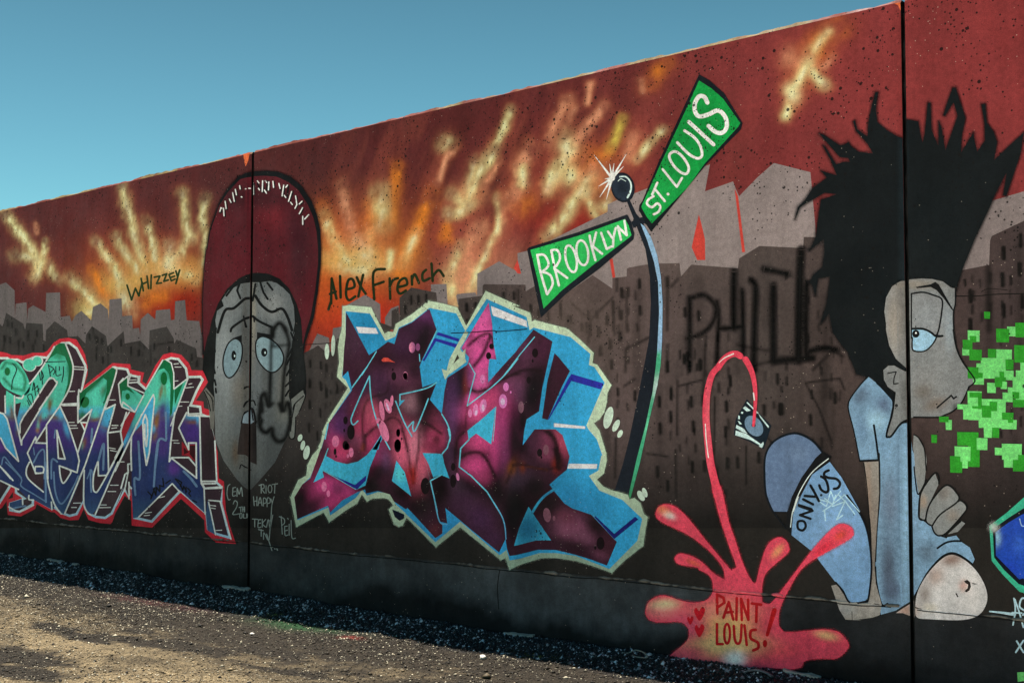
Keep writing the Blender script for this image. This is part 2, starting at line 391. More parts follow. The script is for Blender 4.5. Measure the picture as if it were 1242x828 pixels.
L5 = Rg(0, 160, 3.632); L6 = Rg(300, 60, 3.632); L7 = Rg(600, 0, 3.632); L8 = Rg(920, 0, 3.632)
FL1 = Rg(500, 80, 2.957); FL2 = Rg(370, 180, 4.14); T1 = Rg(380, 300, 6.9)
PALE, HOT, ORG, PNK = (252, 222, 150), (255, 232, 160), (205, 124, 40), (222, 150, 118)
FLAMES = [  # points, width in picture units, colour, strength
 (L5('25,360 90,440 150,530 172,580 155,645'), 6, PALE, .9), (L5('210,480 182,580 160,640'), 4, PALE, .8), (L5('212,580 235,635 260,655'), 5, PALE, .7),
 (L5('70,545 130,550 170,575'), 7, PALE, .6), (L5('165,410 168,450'), 3, PNK, .6), (L5('420,480 460,540 500,590 540,660'), 6, PALE, .85), (L5('490,560 520,640 545,700'), 6, PALE, .8),
 (L5('515,460 550,530 585,590 600,650'), 6, PALE, .8), (L5('535,240 560,330 590,440 610,520 640,610'), 6, PALE, .8), (L5('650,400 668,500 690,600'), 6, PALE, .7),
 (L5('740,500 742,560 720,620'), 8, HOT, .9), (L5('800,270 808,340 818,420 840,475'), 6, PALE, .95), (L5('845,430 805,490 780,560'), 6, PALE, .6), (L5('905,290 890,400 902,540 880,600'), 6, PALE, .65),
 (L5('310,650 370,700 420,750 450,800'), 7, PALE, .9), (L5('400,600 440,670 490,740'), 5, ORG, .9), (L5('350,770 420,790 480,760'), 8, PALE, .8), (L5('540,690 545,740 560,800'), 9, HOT, .8),
 (L5('760,600 820,620 850,640'), 6, PALE, .8), (L5('600,800 660,740 760,690'), 8, ORG, .6),
 (FL2('100,330 150,450 200,550 250,600'), 7, PALE, .9), (FL2('180,180 210,330 240,430 300,520'), 7, PNK, .7), (FL2('380,220 385,300 375,380'), 11, PALE, .9), (FL2('330,290 340,350 360,390'), 8, ORG, .9),
 (FL2('285,470 300,540 295,595'), 13, HOT, 1.), (FL2('290,380 320,440 330,520'), 8, ORG, .8), (FL2('455,80 450,260 430,400'), 7, ORG, .85), (FL2('640,230 590,340 530,470 490,590'), 10, ORG, .9), (FL2('560,420 520,500 500,580'), 6, PALE, .6),
 (FL2('430,520 432,585'), 6, PALE, .9), (FL2('140,560 200,600 280,620 400,600'), 10, PALE, .5), (FL2('750,0 705,90 665,165'), 4, PNK, .9), (FL2('80,300 130,400 160,520'), 8, ORG, .8),
 (FL2('960,0 890,100 855,170 825,240 828,285'), 7, PALE, .95), (FL2('828,280 790,310 728,322'), 8, PALE, .95), (FL2('738,222 790,260 830,275'), 7, PALE, .8), (FL2('850,70 830,140 815,200'), 6, PALE, .5), (FL2('900,190 930,140 970,60'), 4, PNK, .6),
 (FL2('968,250 972,400 920,510 860,640 820,700'), 5, PALE, .75), (FL2('880,400 845,470'), 11, PNK, .9), (FL2('780,490 740,590 720,620'), 7, PALE, .7), (FL2('715,640 730,740 742,780'), 9, PALE, .9), (FL2('845,560 800,680 820,760'), 9, PNK, .9), (FL2('830,720 800,770 760,790'), 7, PALE, .8), (FL2('850,600 870,680 850,740'), 8, PALE, .5),
 (FL2('720,390 715,440'), 9, ORG, .8), (FL2('400,560 480,620 520,680'), 9, ORG, .8),
 (FL1('130,270 120,285'), 8, PALE, .6), (FL1('560,120 520,200 488,272'), 6, PNK, .95), (FL1('640,70 622,132'), 4, PNK, .9), (FL1('690,150 600,245 555,300'), 6, PNK, .8), (FL1('545,250 555,305 530,360 485,440'), 8, PALE, .9), (FL1('430,290 390,350 388,420 340,492'), 8, PNK, .95), (FL1('395,350 385,420'), 4, PALE, .8),
 (FL1('760,190 740,250 712,300'), 6, (240, 200, 90), .85), (FL1('640,400 600,460 540,550 490,612'), 8, PALE, .95), (FL1('560,380 566,395'), 12, PALE, .8), (FL1('625,410 628,460'), 6, HOT, .8), (FL1('650,470 680,500 720,480'), 9, PALE, .8), (FL1('640,490 665,540'), 5, PALE, .8),
 (FL1('400,480 395,500'), 16, ORG, .5), (FL1('600,330 620,400 640,450'), 11, ORG, .7), (FL1('690,400 640,380 560,440'), 12, PNK, .6), (FL1('580,150 545,225'), 5, PNK, .5), (FL1('330,500 310,600 240,700'), 6, PNK, .7), (FL1('250,580 200,680 150,800'), 8, PNK, .6), (FL1('480,440 520,380'), 8, PNK, .7),
 (L7('120,740 125,800'), 7, PALE, .7), (L7('750,560 700,620 640,690'), 5, PALE, .95), (L7('770,280 720,330 700,360'), 9, ORG, .7), (L7('310,640 325,660'), 9, HOT, .9), (L7('230,828 260,740 300,700'), 7, PALE, .6), (L7('75,490 25,600 0,650'), 5, PALE, .85), (L7('650,350 665,400'), 5, PNK, .5), (L7('400,700 480,690 560,640'), 12, ORG, .5), (L7('620,600 600,680'), 9, PNK, .5),
 (L8('345,120 270,210 215,310'), 15, ORG, .65), (L8('310,140 250,220'), 7, PALE, .55), (L8('235,240 195,330 150,395 160,430'), 8, PALE, .95), (L8('130,470 118,500'), 7, PALE, .85), (L8('225,300 270,350 305,380'), 6, PALE, .9), (L8('330,260 300,300 270,285'), 5, PNK, .8), (L8('150,400 155,410'), 10, HOT, .8), (L8('130,250 180,280'), 12, PNK, .4),
]
def wall_colour(uv):
    P = to_px(uv); v = uv[:, 1]; x = P[:, 0]; n = len(P)
    P = P+np.stack([(fbm(uv[:, 0]*2.2, v*2.2, 51)-.5)*8+(fbm(uv[:, 0]*9, v*9, 53)-.5)*6, (fbm(uv[:, 0]*2.2, v*2.2, 52)-.5)*8+(fbm(uv[:, 0]*9, v*9, 54)-.5)*6], 1)
    xs = [-600, 120, 300, 480, 700, 900, 1100, 1400]; reds = [(100, 48, 44), (96, 47, 45), (90, 45, 43), (86, 41, 39), (108, 50, 47), (128, 58, 54), (140, 62, 58), (130, 55, 52)]
    reds = [(r*.89, g_*.84, b_*.92) for r, g_, b_ in reds]; C = np.stack([np.interp(x, xs, [lin(r)[k] for r in reds]) for k in range(3)], 1)
    low = np.clip((2.7-v)/.9, 0, 1)[:, None]*np.interp(x, [0, 300, 800, 1000], [.75, .8, .4, .3])[:, None]; C = C*(1-low)+lin((140, 44, 40))*low
    glow = [(175, 335, 80, 45, (168, 76, 32), .75), (205, 365, 50, 22, (150, 32, 16), .9), (430, 325, 75, 60, (205, 108, 38), .8), (440, 385, 70, 28, (190, 42, 26), .9), (560, 300, 80, 60, (146, 66, 64), .6), (600, 340, 50, 40, (205, 140, 110), .6), (690, 215, 100, 60, (150, 66, 54), .4), (700, 265, 50, 22, (190, 45, 42), .8), (520, 170, 90, 60, (88, 36, 36), .6), (400, 350, 40, 40, (195, 85, 35), .7), (515, 330, 20, 50, (110, 40, 40), .5)]
    glow += [(150, 345, 34, 16, (236, 178, 96), .7), (190, 325, 42, 16, (232, 168, 90), .65), (112, 375, 18, 14, (240, 190, 110), .7), (228, 330, 20, 14, (226, 160, 90), .6), (435, 315, 46, 17, (240, 186, 104), .75), (462, 258, 14, 20, (226, 160, 84), .55), (490, 305, 22, 22, (206, 128, 50), .6), (553, 350, 16, 30, (226, 170, 130), .6), (575, 235, 20, 14, (226, 150, 110), .5), (720, 225, 26, 24, (216, 140, 90), .5), (690, 180, 16, 20, (226, 160, 120), .5)]
    for gx_, gy_, rx, ry, rgb, k in glow:
        wg = k*np.exp(-(((P[:, 0]-gx_)/rx)**2+((P[:, 1]-gy_)/ry)**2))[:, None]; C = C*(1-wg)+lin(rgb)*wg
    a_ = math.radians(62); su, sv_ = uv[:, 0]*math.cos(a_)+v*math.sin(a_), -uv[:, 0]*math.sin(a_)+v*math.cos(a_)
    st_ = np.clip((fbm(su*1.6, sv_*6.5, 66, 5)-.47)/.22, 0, 1)*np.exp(-(((P[:, 0]-640)/170)**2+((P[:, 1]-225)/110)**2)); C = C*(1-.42*st_[:, None])+lin((176, 96, 76))*.42*st_[:, None]
    st2 = np.clip((fbm(su*1.3, sv_*5.0, 67, 5)-.5)/.2, 0, 1)*np.exp(-(((P[:, 0]-660)/190)**2+((P[:, 1]-215)/120)**2)); C = C*(1-.75*st2[:, None])+lin((70, 28, 28))*.75*st2[:, None]
    nz = fbm(uv[:, 0]*7, v*7, 61); nz2 = fbm(uv[:, 0]*16, v*16, 71)
    for sel in (ORG, PNK, 'rest'):
        for pts, wd, rgb, k in FLAMES:
            if (sel == 'rest') == (rgb in (ORG, PNK)) or (sel != 'rest' and rgb != sel): continue
            lo, hi = np.min(pts, 0)-wd*4, np.max(pts, 0)+wd*4
            m = np.where(((P > lo) & (P < hi)).all(1))[0]
            if not len(m): continue
            pp = smooth(pts, 4) if len(pts) > 2 else pts
            d = seg_dist(P[m], pp); al = np.clip(.75+1.5*(nz[m]-.42), .3, 1)*np.clip(.6+1.4*(nz2[m]-.35), .4, 1)
            ends = np.minimum(np.hypot(*(P[m]-np.array(pts[0])).T), np.hypot(*(P[m]-np.array(pts[-1])).T)); al = al*np.clip(ends/(wd*1.6), .25, 1) if len(pts) > 2 else al
            o = k*.42*np.exp(-(d/(wd*1.6))**2)*al; C[m] = C[m]*(1-o[:, None])+lin((196, 112, 76) if rgb != ORG else (178, 92, 34))*o[:, None]
            c = np.clip(k*1.1, 0, 1)*np.exp(-(d/(wd*.88))**2)*al; C[m] = C[m]*(1-c[:, None])+lin(rgb)*c[:, None]
            if rgb in (PALE, HOT): c = .6*k*np.exp(-(d/(wd*.36))**2)*al*np.clip(nz2[m]*3-.9, 0, 1); C[m] = C[m]*(1-c[:, None])+lin((255, 240, 190))*c[:, None]
    t = np.clip((1.45-v)/.35, 0, 1)[:, None]; C = C*(1-t)+lin((40, 37, 35))*t
    # lower lift: bare grey concrete, near-black towards the ground
    lw = (v < ZSEAM+.004*np.sin(uv[:, 0]*9))[:, None]; lx = np.stack([np.interp(x, [0, 250, 420, 560, 850, 980, 1242], [lin(c_)[k_] for c_ in ((42, 45, 47), (44, 47, 49), (50, 54, 57), (64, 69, 73), (58, 62, 66), (36, 38, 41), (36, 38, 41))]) for k_ in range(3)], 1)
    lx = lx*(.50+1.0*fbm(uv[:, 0]*2.6, v*4, 83)[:, None])*(.88+.24*fbm(uv[:, 0]*18, v*1.1, 84)[:, None])*(.70+.6*fbm(uv[:, 0]*14, v*14, 85)[:, None]); C = np.where(lw, lx, C)
    dirt = np.clip((bank(uv[:, 0])+.22+.14*(nz-.5)+.30*(fbm(uv[:, 0]*1.4, v*.5, 81)-.5)-v)/.13, 0, 1)[:, None]*.88
    return C*(1-dirt)+lin((13, 14, 16))*dirt
SP = .0135
def panel(a, b, vis):
    st = SP if vis else .03
    us = np.unique(np.concatenate([np.linspace(a, b-CH, int((b-CH-a)/st)+1), np.linspace(b-CH, b, 4)])); vs = np.linspace(-.5, HTOP-.022, int(HTOP/st))
    UU, VV = np.meshgrid(us, vs); uv = np.stack([UU.ravel(), VV.ravel()], 1); nu, nv = len(us), len(vs)
    P3 = wall_pos(uv, 0); C = wall_colour(uv)
    i, j = np.meshgrid(np.arange(nu-1), np.arange(nv-1)); q = (j*nu+i).ravel(); Q = np.stack([q, q+1, q+nu+1, q+nu], 1)
    V, F, CC = [P3], [Q], [np.concatenate([C, np.ones((len(C), 1))], 1)]; n = len(P3)
    # weathered top edge, broken and uneven, then the top, back and ends
    yf = wall_pos(np.stack([us, np.full(nu, 2.0)], 1), 0)[:, 1]; zt = HTOP+(fbm(us*2.1, us*0, 91)-.5)*.030+(fbm(us*14, us*0, 92)-.5)*.018
    r0 = np.stack([us, yf, np.full(nu, HTOP-.022)], 1); r1 = np.stack([us, yf+.010+.010*fbm(us*6, us*0, 93), zt-.004], 1); r2 = np.stack([us, yf*0+.40, zt-.01], 1); r3 = np.stack([us, yf*0+.40, np.full(nu, -.5)], 1)
    w_ = np.clip((fbm(us*3, us*0, 95)-.46)/.1, 0, 1)[:, None]; edge = lin((136, 58, 38))*(1-w_)+lin((170, 140, 90))*w_*.7
    for A_, B_, cA in ((r0, r1, edge*.42), (r1, r2, np.tile(lin((78, 76, 74)), (nu, 1))), (r2, r3, np.tile(lin((120, 116, 110)), (nu, 1)))):
        V += [A_, B_]; c = np.concatenate([cA, np.ones((nu, 1))], 1); CC += [c, c]
        k = np.arange(nu-1)+n; F.append(np.stack([k, k+1, k+1+nu, k+nu], 1)); n += 2*nu
    for u, flip in ((a, 1), (b, 0)):
        y0 = wall_pos(np.array([[u, 1.]]), 0)[0, 1]; z = HTOP-.04
        V.append(np.array([(u, y0, -.5), (u, .40, -.5), (u, .40, z), (u, y0, z)])); CC.append(np.tile([.006, .006, .006, 1], (4, 1)))
        F.append(np.array([[n, n+1, n+2, n+3][::1 if not flip else -1]])); n += 4
    V, F, CC = np.concatenate(V), np.concatenate(F), np.concatenate(CC)
    me = mesh_from('wall_panel', V, F, CC, PAINT); return obj('wall_panel', me, WALL)
panel(*PANELS[0], True); panel(*PANELS[1], True); panel(*PANELS[2], True)
def plain(name, rgb, rough=.7):
    m = bpy.data.materials.new(name); m.use_nodes = True; nt = m.node_tree; b = nt.nodes['Principled BSDF']
    co = N(nt, 'ShaderNodeTexCoord').outputs['Object']; t = ramp(nt, noise(nt, co, 25, 5, .7), .25, .75, .5, 1.5)
    vm = N(nt, 'ShaderNodeVectorMath', operation='SCALE'); vm.inputs[0].default_value = rgb; nt.links.new(t, vm.inputs['Scale'])
    nt.links.new(vm.outputs[0], b.inputs['Base Color']); b.inputs['Roughness'].default_value = rough
    bp = N(nt, 'ShaderNodeBump'); bp.inputs['Strength'].default_value = .6; bp.inputs['Distance'].default_value = .01
    nt.links.new(noise(nt, co, 60, 5, .7), bp.inputs['Height']); nt.links.new(bp.outputs[0], b.inputs['Normal']); return m
BLACKSEAL = plain('tar joint filler', (.005, .005, .005), .7)
for u, gw in ((UJ1, G1J+.002), (UJ2, G2J+.002)):          # recessed joint filler between two panels
    bm = bmesh.new(); rng = random.Random(int(abs(u)*100)); zs = np.arange(-.45, HTOP-.03, .06); prev = None
    for z in zs:
        y = .045+rng.uniform(-.010, .010); ring = [bm.verts.new(p) for p in ((u-gw, .12, z), (u-gw, y+rng.uniform(0, .006), z), (u+rng.uniform(-.004, .004), y-.008, z), (u+gw, y+rng.uniform(0, .006), z), (u+gw, .12, z))]
        if prev:
            for k in range(4): bm.faces.new((prev[k], prev[k+1], ring[k+1], ring[k]))
        prev = ring
    me = bpy.data.meshes.new('joint_filler'); bm.to_mesh(me); bm.free(); me.materials.append(BLACKSEAL); obj('joint_filler', me, WALL)
# rough, broken lip where the upper lift was poured on the lower one
for a, b in PANELS:
    us = np.arange(a, b-CH, .014); n = len(us); o_ = us*0
    br = np.clip((fbm(us*3.1, o_+.3, 94)-.40)/.12, .12, 1)*np.clip(fbm(us*30, o_+.1, 93)*2.2-.4, .2, 1)
    k = br*(.006+.016*fbm(us*11, o_+.3, 99)); z = ZSEAM+(fbm(us*1.6, o_+.7, 98)-.5)*.03+(fbm(us*24, o_+.7, 97)-.5)*.016; h = .003+br*.015*fbm(us*9, o_+.9, 96)
    rows = [np.stack([us, o_+.004, z+h], 1), np.stack([us, -k, z+h*.5], 1), np.stack([us, -k*1.2, z-h*.4], 1), np.stack([us, o_+.004, z-h], 1)]
    pxs = to_px(np.stack([us, z], 1))[:, 0]; inS = ((pxs > 869) & (pxs < 924)) | ((pxs > 936) & (pxs < 950)); inF = (pxs > 1010) & (pxs < 1060)
    c = lin((30, 30, 30))*(1-br[:, None]*.7)+lin((118, 114, 108))*br[:, None]*.7; c[inS] = lin((226, 96, 108)); c[inF] = lin((150, 146, 142))
    V = np.concatenate(rows); q = np.concatenate([np.arange(n-1)+r*n for r in range(3)]); C = np.concatenate([np.tile(c, (4, 1)), np.ones((4*n, 1))], 1)
    obj('pour_seam', mesh_from('pour_seam', V, np.stack([q, q+1, q+1+n, q+n], 1), C, PAINT), WALL)

for a, b in PANELS:
    us = np.arange(a+.02, b-CH-.02, .05); z = ZSEAM-.012+(fbm(us*1.6, us*0+.7, 98)-.5)*.03+(fbm(us*13, us*0+.4, 90)-.5)*.012
    level(34); part('seam_line', [coat([Stroke(to_px(np.stack([us, z], 1)).tolist(), 1.0, False)], (13, 13, 13))], WALL)
level(1); part('form_joint', [coat([Stroke([(72.5, 642), (71.5, 664)], 1.0, False)], (14, 14, 14))], WALL); level(1); part('form_joint', [coat([Stroke([(606, 691), (603.5, 712), (605, 738)], 1.1, True)], (20, 20, 20))], WALL)
# ================================================================== the mural (paint on the wall)
S = Stroke
def lines(reg, rows, w, sm=True):
    return [S(reg(r), w, sm) for r in rows.split(';') if r.strip()]
K1 = Rg(0, 330, 4.968); K2 = Rg(540, 300, 5.645); K3 = Rg(780, 180, 5.173); K4 = Rg(780, 290, 4.358); K5 = Rg(780, 440, 4.358); K6 = Rg(1140, 220, 4.6)
S1 = Rg(620, 250, 5.917); S2 = Rg(710, 170, 6.9); S3 = Rg(770, 80, 6.9); S4 = Rg(720, 270, 4.6); S5 = Rg(720, 440, 4.6); S6 = Rg(820, 400, 5.175)
G1 = Rg(350, 355, 8.28); G2 = Rg(480, 345, 8.28); G3 = Rg(610, 370, 8.28); G4 = Rg(350, 445, 8.28); G5 = Rg(480, 435, 8.28); G6 = Rg(610, 460, 8.28)
G7 = Rg(350, 540, 8.28); G8 = Rg(480, 520, 8.28); G9 = Rg(480, 600, 8.28); G10 = Rg(610, 545, 8.28); G11 = Rg(650, 595, 8.28); G12 = Rg(720, 470, 8.28)
F1 = Rg(240, 196, 7.667); F2 = Rg(240, 300, 7.667); F3 = Rg(240, 390, 7.667); F4 = Rg(240, 490, 7.667); F5 = Rg(240, 570, 7.667)
A1 = Rg(0, 396, 8.28); A2 = Rg(140, 416, 8.28); A3 = Rg(0, 480, 8.28); A4 = Rg(140, 500, 8.28); A5 = Rg(0, 560, 8.28); A6 = Rg(140, 570, 8.28)
B1 = Rg(780, 590, 8.28); B2 = Rg(770, 690, 6.367); B3 = Rg(900, 620, 4.14); H1 = Rg(955, 100, 8.28); H2 = Rg(955, 190, 5.52); H3 = Rg(1092, 100, 5.52); H4 = Rg(1052, 310, 8.28); H5 = Rg(1052, 400, 6.367)
J1 = Rg(910, 510, 7.527); J2 = Rg(910, 600, 5.175); J3 = Rg(1020, 450, 6.9); J4 = Rg(1040, 550, 6.37); J5 = Rg(1040, 640, 6.37); C1 = Rg(1122, 360, 7.525); C2 = Rg(1122, 460, 6.367); O1 = Rg(1172, 590, 3.48)
PX = Rg(0, 0, 1)

# ---- skylines
level(0)
LT = [('h', [(0, (104, 97, 99)), (250, (104, 97, 99)), (600, (122, 112, 114)), (800, (136, 124, 125)), (1242, (124, 113, 114))])]
lt = [Poly(PX('-14,345')+K1('0,75 35,62 88,110 90,280 95,190 160,182 165,290 170,220 200,200 275,240 278,125 362,122 365,270 420,262 432,300 455,260 490,232 550,290 560,210 605,188 650,225 655,290 660,165 733,158 737,265 797,260 800,340 838,335 845,380 848,285 890,245 935,285 940,230 1025,222 1030,290 1052,285 1055,175 1115,168 1125,290 1200,295 1220,400 1220,520 0,520')+PX('-14,430')),
      Poly(F3('1035,270 1110,110 1220,150 1230,300 1130,400')), Poly(T1('285,480 435,395 560,475 565,680 285,650')), Poly(T1('600,585 650,510 715,485 730,700 600,680')),
      Poly(T1('985,310 1115,305 1125,480 985,480')), Poly(T1('165,675 250,660 230,828 150,828')), Poly(T1('1195,400 1242,385 1300,380 1300,520 1210,480')),
      Poly(K2('80,320 205,308 218,330 220,180 370,95 500,170 495,40 585,18')+PX('655,355 640,370 560,372')),
      Poly(PX('628,307 643,304 737,257 737,248 762,236 771,234')+K3('420,100 388,270 565,208 580,250 603,300 720,180 820,92 1050,150 1080,480 1085,660')+PX('900,345 830,350 760,360 640,362')),
      Poly(PX('1190,258 1205,243 1256,228 1256,330 1155,335'))]
SKY1 = part('pale_skyline', [coat(lt, (120, 110, 108), LT, 9)], WALL, 'pale grey painted city skyline of flat roofs and gables')
RED = (184, 66, 58)
RG_ = [Poly(K3('350,415 365,470 388,570 390,700 340,700 305,620')), Poly(K3('574,250 596,300 640,650 622,652')), Poly(S1('706,380 728,376 748,510 728,515')), Poly(K2('495,85 520,180 495,178 470,140'))]
L0 = Level.z
for o in RG_: Level.z = L0; part('red_gap', [coat([o], RED)], SKY1)
dk = [Poly(PX('-14,392')+K1('0,310 15,330 38,245 140,310 152,345 160,305 258,312 262,410 275,415 278,350 330,295 405,350 410,390 470,385 515,430 520,375 555,325 640,385 648,445 745,355 752,430 845,412 898,465 902,350 1005,328 1048,400 1050,430 1065,405 1182,460 1188,510 1220,515')+PX('252,436 300,470 360,470 369,428')+F3('985,290 1040,265 1120,220 1200,290')+PX('405,425 409,410 560,420 560,640 -14,640')),
      Poly(G1('900,290 1050,345 1100,300 960,440')), Poly(T1('720,705 722,420 820,335 1030,378 1040,480 720,720')), Poly(T1('655,530 715,500 720,700 655,685')),
      Poly(K2('90,352 255,330 257,262 265,252 550,255 552,300 630,255 660,420 825,318 1010,190 1145,282 1145,208')+S1('740,515 830,505 830,450 850,440 990,415')+S4('290,235 360,228 480,226 488,300 545,234 690,246')+K3('290,728 595,752 603,690 730,612 1005,625 1008,555 1150,560')+PX('1040,292 1098,330 1098,640 560,640 556,380')),
      Poly(PX('1100,340')+K6('100,500 275,465 280,330 290,305 469,220')+PX('1256,260 1256,640 1080,640'))]
win = []
def wn(reg, t, h=9., wd=3.4, tall=()):
    for k, p in enumerate(t.split()):
        x, y = reg(p)[0]; hh = h*(1.6 if k in tall else 1)
        win.append(('s', [(x, y-hh/2), (x+.3, y+hh/2)], wd*1.12, .9, (14, 11, 10), .98))
wn(K5, '128,20 245,20 300,10 148,165 255,205 318,200 85,205 145,285 265,335 90,345 440,230 437,365 460,95 710,85 640,250 1015,185 885,300 260,550 325,545 445,530 500,525 612,500 130,650 75,575', 11, 4)
wn(K5, '728,245', 9, 7)
wn(K2, '148,410 210,405 400,335 470,330 585,420 640,455 705,475 790,430 860,495 935,545 990,560 1050,580 1110,490 1205,460 1215,320 1200,610 1130,660 1065,710', 8, 3.4, (7, 10))
wn(S4, '255,340 260,490 155,390 150,515 75,545 30,610 145,635 95,680 38,715 100,790 410,330 510,500 585,520 505,760 595,790', 9, 4)
wn(K1, '48,310 72,320 97,360 60,410 140,440 170,370 222,370 265,455 538,390 585,405 615,415 620,530 580,510 728,425 670,465 790,470 838,485 930,450 1020,470 1190,550 1155,510 25,400 110,430 200,455', 6.5, 2.2)
wn(F3, '1045,390 1145,405 1195,430 1040,570 1145,605 1195,660 1040,770', 8, 2.6); wn(G4, '210,165 322,185 380,265 490,220 210,380 318,460 205,610 290,690', 9, 2.6)
wn(K6, '355,400 450,330 445,490 350,550 170,640 355,720 170,800 460,670', 13, 5); wn(T1, '770,520 820,440 880,440 945,425', 9, 3); wn(G2, '715,230 800,215 735,370', 6, 3)
_rw = random.Random(5)
for bx, bw, by0, by1 in ((585, 36, 360, 400), (690, 44, 372, 470), (738, 34, 345, 520), (815, 34, 420, 560), (858, 30, 400, 610), (905, 60, 440, 520), (955, 40, 330, 470), (985, 36, 430, 540), (1010, 30, 400, 450), (1170, 40, 330, 380), (1215, 30, 330, 560), (330, 20, 500, 560), (395, 30, 440, 520), (20, 40, 400, 430), (110, 26, 405, 430), (160, 30, 415, 445), (215, 26, 425, 445)):
    xs_ = bx
    while xs_ < bx+bw:
        ys_ = by0+_rw.uniform(0, 12)
        while ys_ < by1:
            if _rw.random() < .5:
                sc_ = .55 if bx < 400 else 1.; hh = _rw.uniform(6, 11)*sc_; o_ = _rw.uniform(-1.5, 1.5); win.append(('s', [(xs_+o_, ys_), (xs_+o_+_rw.uniform(-.6, .8), ys_+hh)], _rw.uniform(2.4, 4.2)*sc_, _rw.uniform(.7, 1.6), (14, 11, 10), _rw.uniform(.6, 1)))
            ys_ += _rw.uniform(15, 26)*(.6 if bx < 400 else 1)
        xs_ += _rw.uniform(9, 14)*(.6 if bx < 400 else 1)
for bx, by, bh, bwd in ((775, 350, 120, 10), (800, 470, 120, 8), (848, 340, 90, 12), (895, 330, 120, 10), (930, 330, 60, 14), (1000, 360, 120, 12), (690, 390, 90, 9), (650, 380, 40, 8), (735, 420, 130, 8), (1000, 470, 80, 14), (870, 560, 60, 16), (1200, 330, 160, 9), (1235, 300, 120, 9)): win.append(('s', [(bx, by), (bx+_rw.uniform(-3, 3), by+bh)], bwd*.4, bwd*.8, (20, 16, 15), .6))
def ln(reg, t, wd=2.4, soft=1.2, k=.93): win.append(('s', reg(t), wd, soft, (17, 13, 12), k))
for t in ('182,95 180,380', '172,460 175,710', '190,122 310,90', '20,478 130,495', '860,105 1040,82 1065,140', '860,110 930,240 990,400', '660,395 690,430', '380,180 375,480', '545,440 545,640'): ln(K5, t)
ln(K5, '740,830 300,560', 30, 22, .25)
for t in ('130,200 128,480', '150,250 185,210', '320,820 330,560', '130,560 125,700', '900,690 1000,590 1060,620', '500,560 660,590', '590,665 700,640'): ln(K4, t, 3, 2)
for t in ('870,385 995,500 1145,345', '995,500 990,605', '500,290 500,400', '790,370 795,490', '1155,370 1160,600'): ln(K2, t, 2.4, 1.5)
for t in ('185,370 185,605', '190,700 310,640', '180,700 178,828', '105,440 110,600', '130,300 130,380'): ln(S4, t, 3, 1.6)
for t in ('125,420 120,640', '230,90 170,130'): ln(S5, t, 2.6, 1.6)
for t in ('270,470 275,828',): ln(K6, t, 7, 3, .7)
for t in ('40,380 15,480', '120,400 110,490', '650,450 655,560', '905,440 910,560', '930,440 1045,420', '560,330 570,400'): ln(K1, t, 1.6, 1)
_r = random.Random(12); HATCH = []
for _ in range(90):
    x_, y_ = _r.uniform(-10, 1250), 0; y_ = (430 if x_ < 380 else 340 if x_ > 560 else 420)+_r.uniform(0, 190); h_ = _r.uniform(20, 90); HATCH.append(('s', [(x_, y_), (x_+_r.uniform(-1, 1), y_+h_)], _r.uniform(1, 5), _r.uniform(2, 6), (26, 21, 19), _r.uniform(.15, .45)))
DK = [('h', [(0, (60, 56, 56)), (300, (62, 57, 57)), (500, (66, 58, 57)), (760, (90, 76, 76)), (930, (72, 63, 62)), (1100, (74, 60, 59)), (1242, (66, 55, 56))])]+HATCH+win+[
    ('b', 830, 300, 60, 40, 0, (96, 84, 80), .35), ('b', 700, 400, 60, 60, 20, (100, 86, 82), .45), ('fade', 505, 632, (27, 25, 24), .97)]
part('dark_skyline', [coat(dk, (80, 70, 66), DK, 2.0)], WALL, 'dark brown painted city blocks with black slit windows')
# vertical shade drips and the fade into black above the bare base are in the coat itself

# ---- soft black tag over the dark skyline
ph = [(K4('245,310 247,400 245,680'), 6), (K4('255,312 320,295 375,340 385,385 365,445 310,500 230,525'), 5), (K4('390,330 400,420 388,660'), 5), (K4('480,170 478,360 480,470'), 8), (K4('398,472 450,470 530,460'), 6),
      (K4('525,270 528,430 530,600'), 6), (K4('572,215 595,260 590,430 585,690'), 8), (K4('690,245 688,450 690,640'), 9), (K4('690,648 780,635 895,628'), 9), (K4('640,158 770,185'), 7), (K4('838,55 830,200 822,640'), 11), (K4('865,240 860,430 862,620'), 7), (K4('880,592 960,575 1030,585'), 7)]
fl = [('a', smooth(p, 4) if len(p) > 2 else p, w_*.85, 4.0) for p, w_ in ph]
part('soft_black_tag', [coat([S(p, w_+9.5) for p, w_ in ph], (7, 6, 6, 0.), fl, 2.2)], WALL, 'blurred black letters sprayed over the dark skyline', MIST)

# ---- thin crack lines
level(4)
part('wall_crack', [coat([S(PX('306,421.5 350,419 400,416 440,413 475,411'), .9)], (16, 14, 13), [], None)], WALL)
level(30)
part('wall_crack', [coat([S(PX('548,404 575,403 598,401 606,402 640,399'), 1.0)], (16, 14, 13), [], None)], WALL)
level(4)
part('wall_crack', [coat([S(PX('1160,359 1185,359 1205,357 1242,356 1256,355'), 1.2), S(PX('1190,354 1200,350 1222,352'), .8)], (16, 14, 13), [], None)], WALL)
level(5)
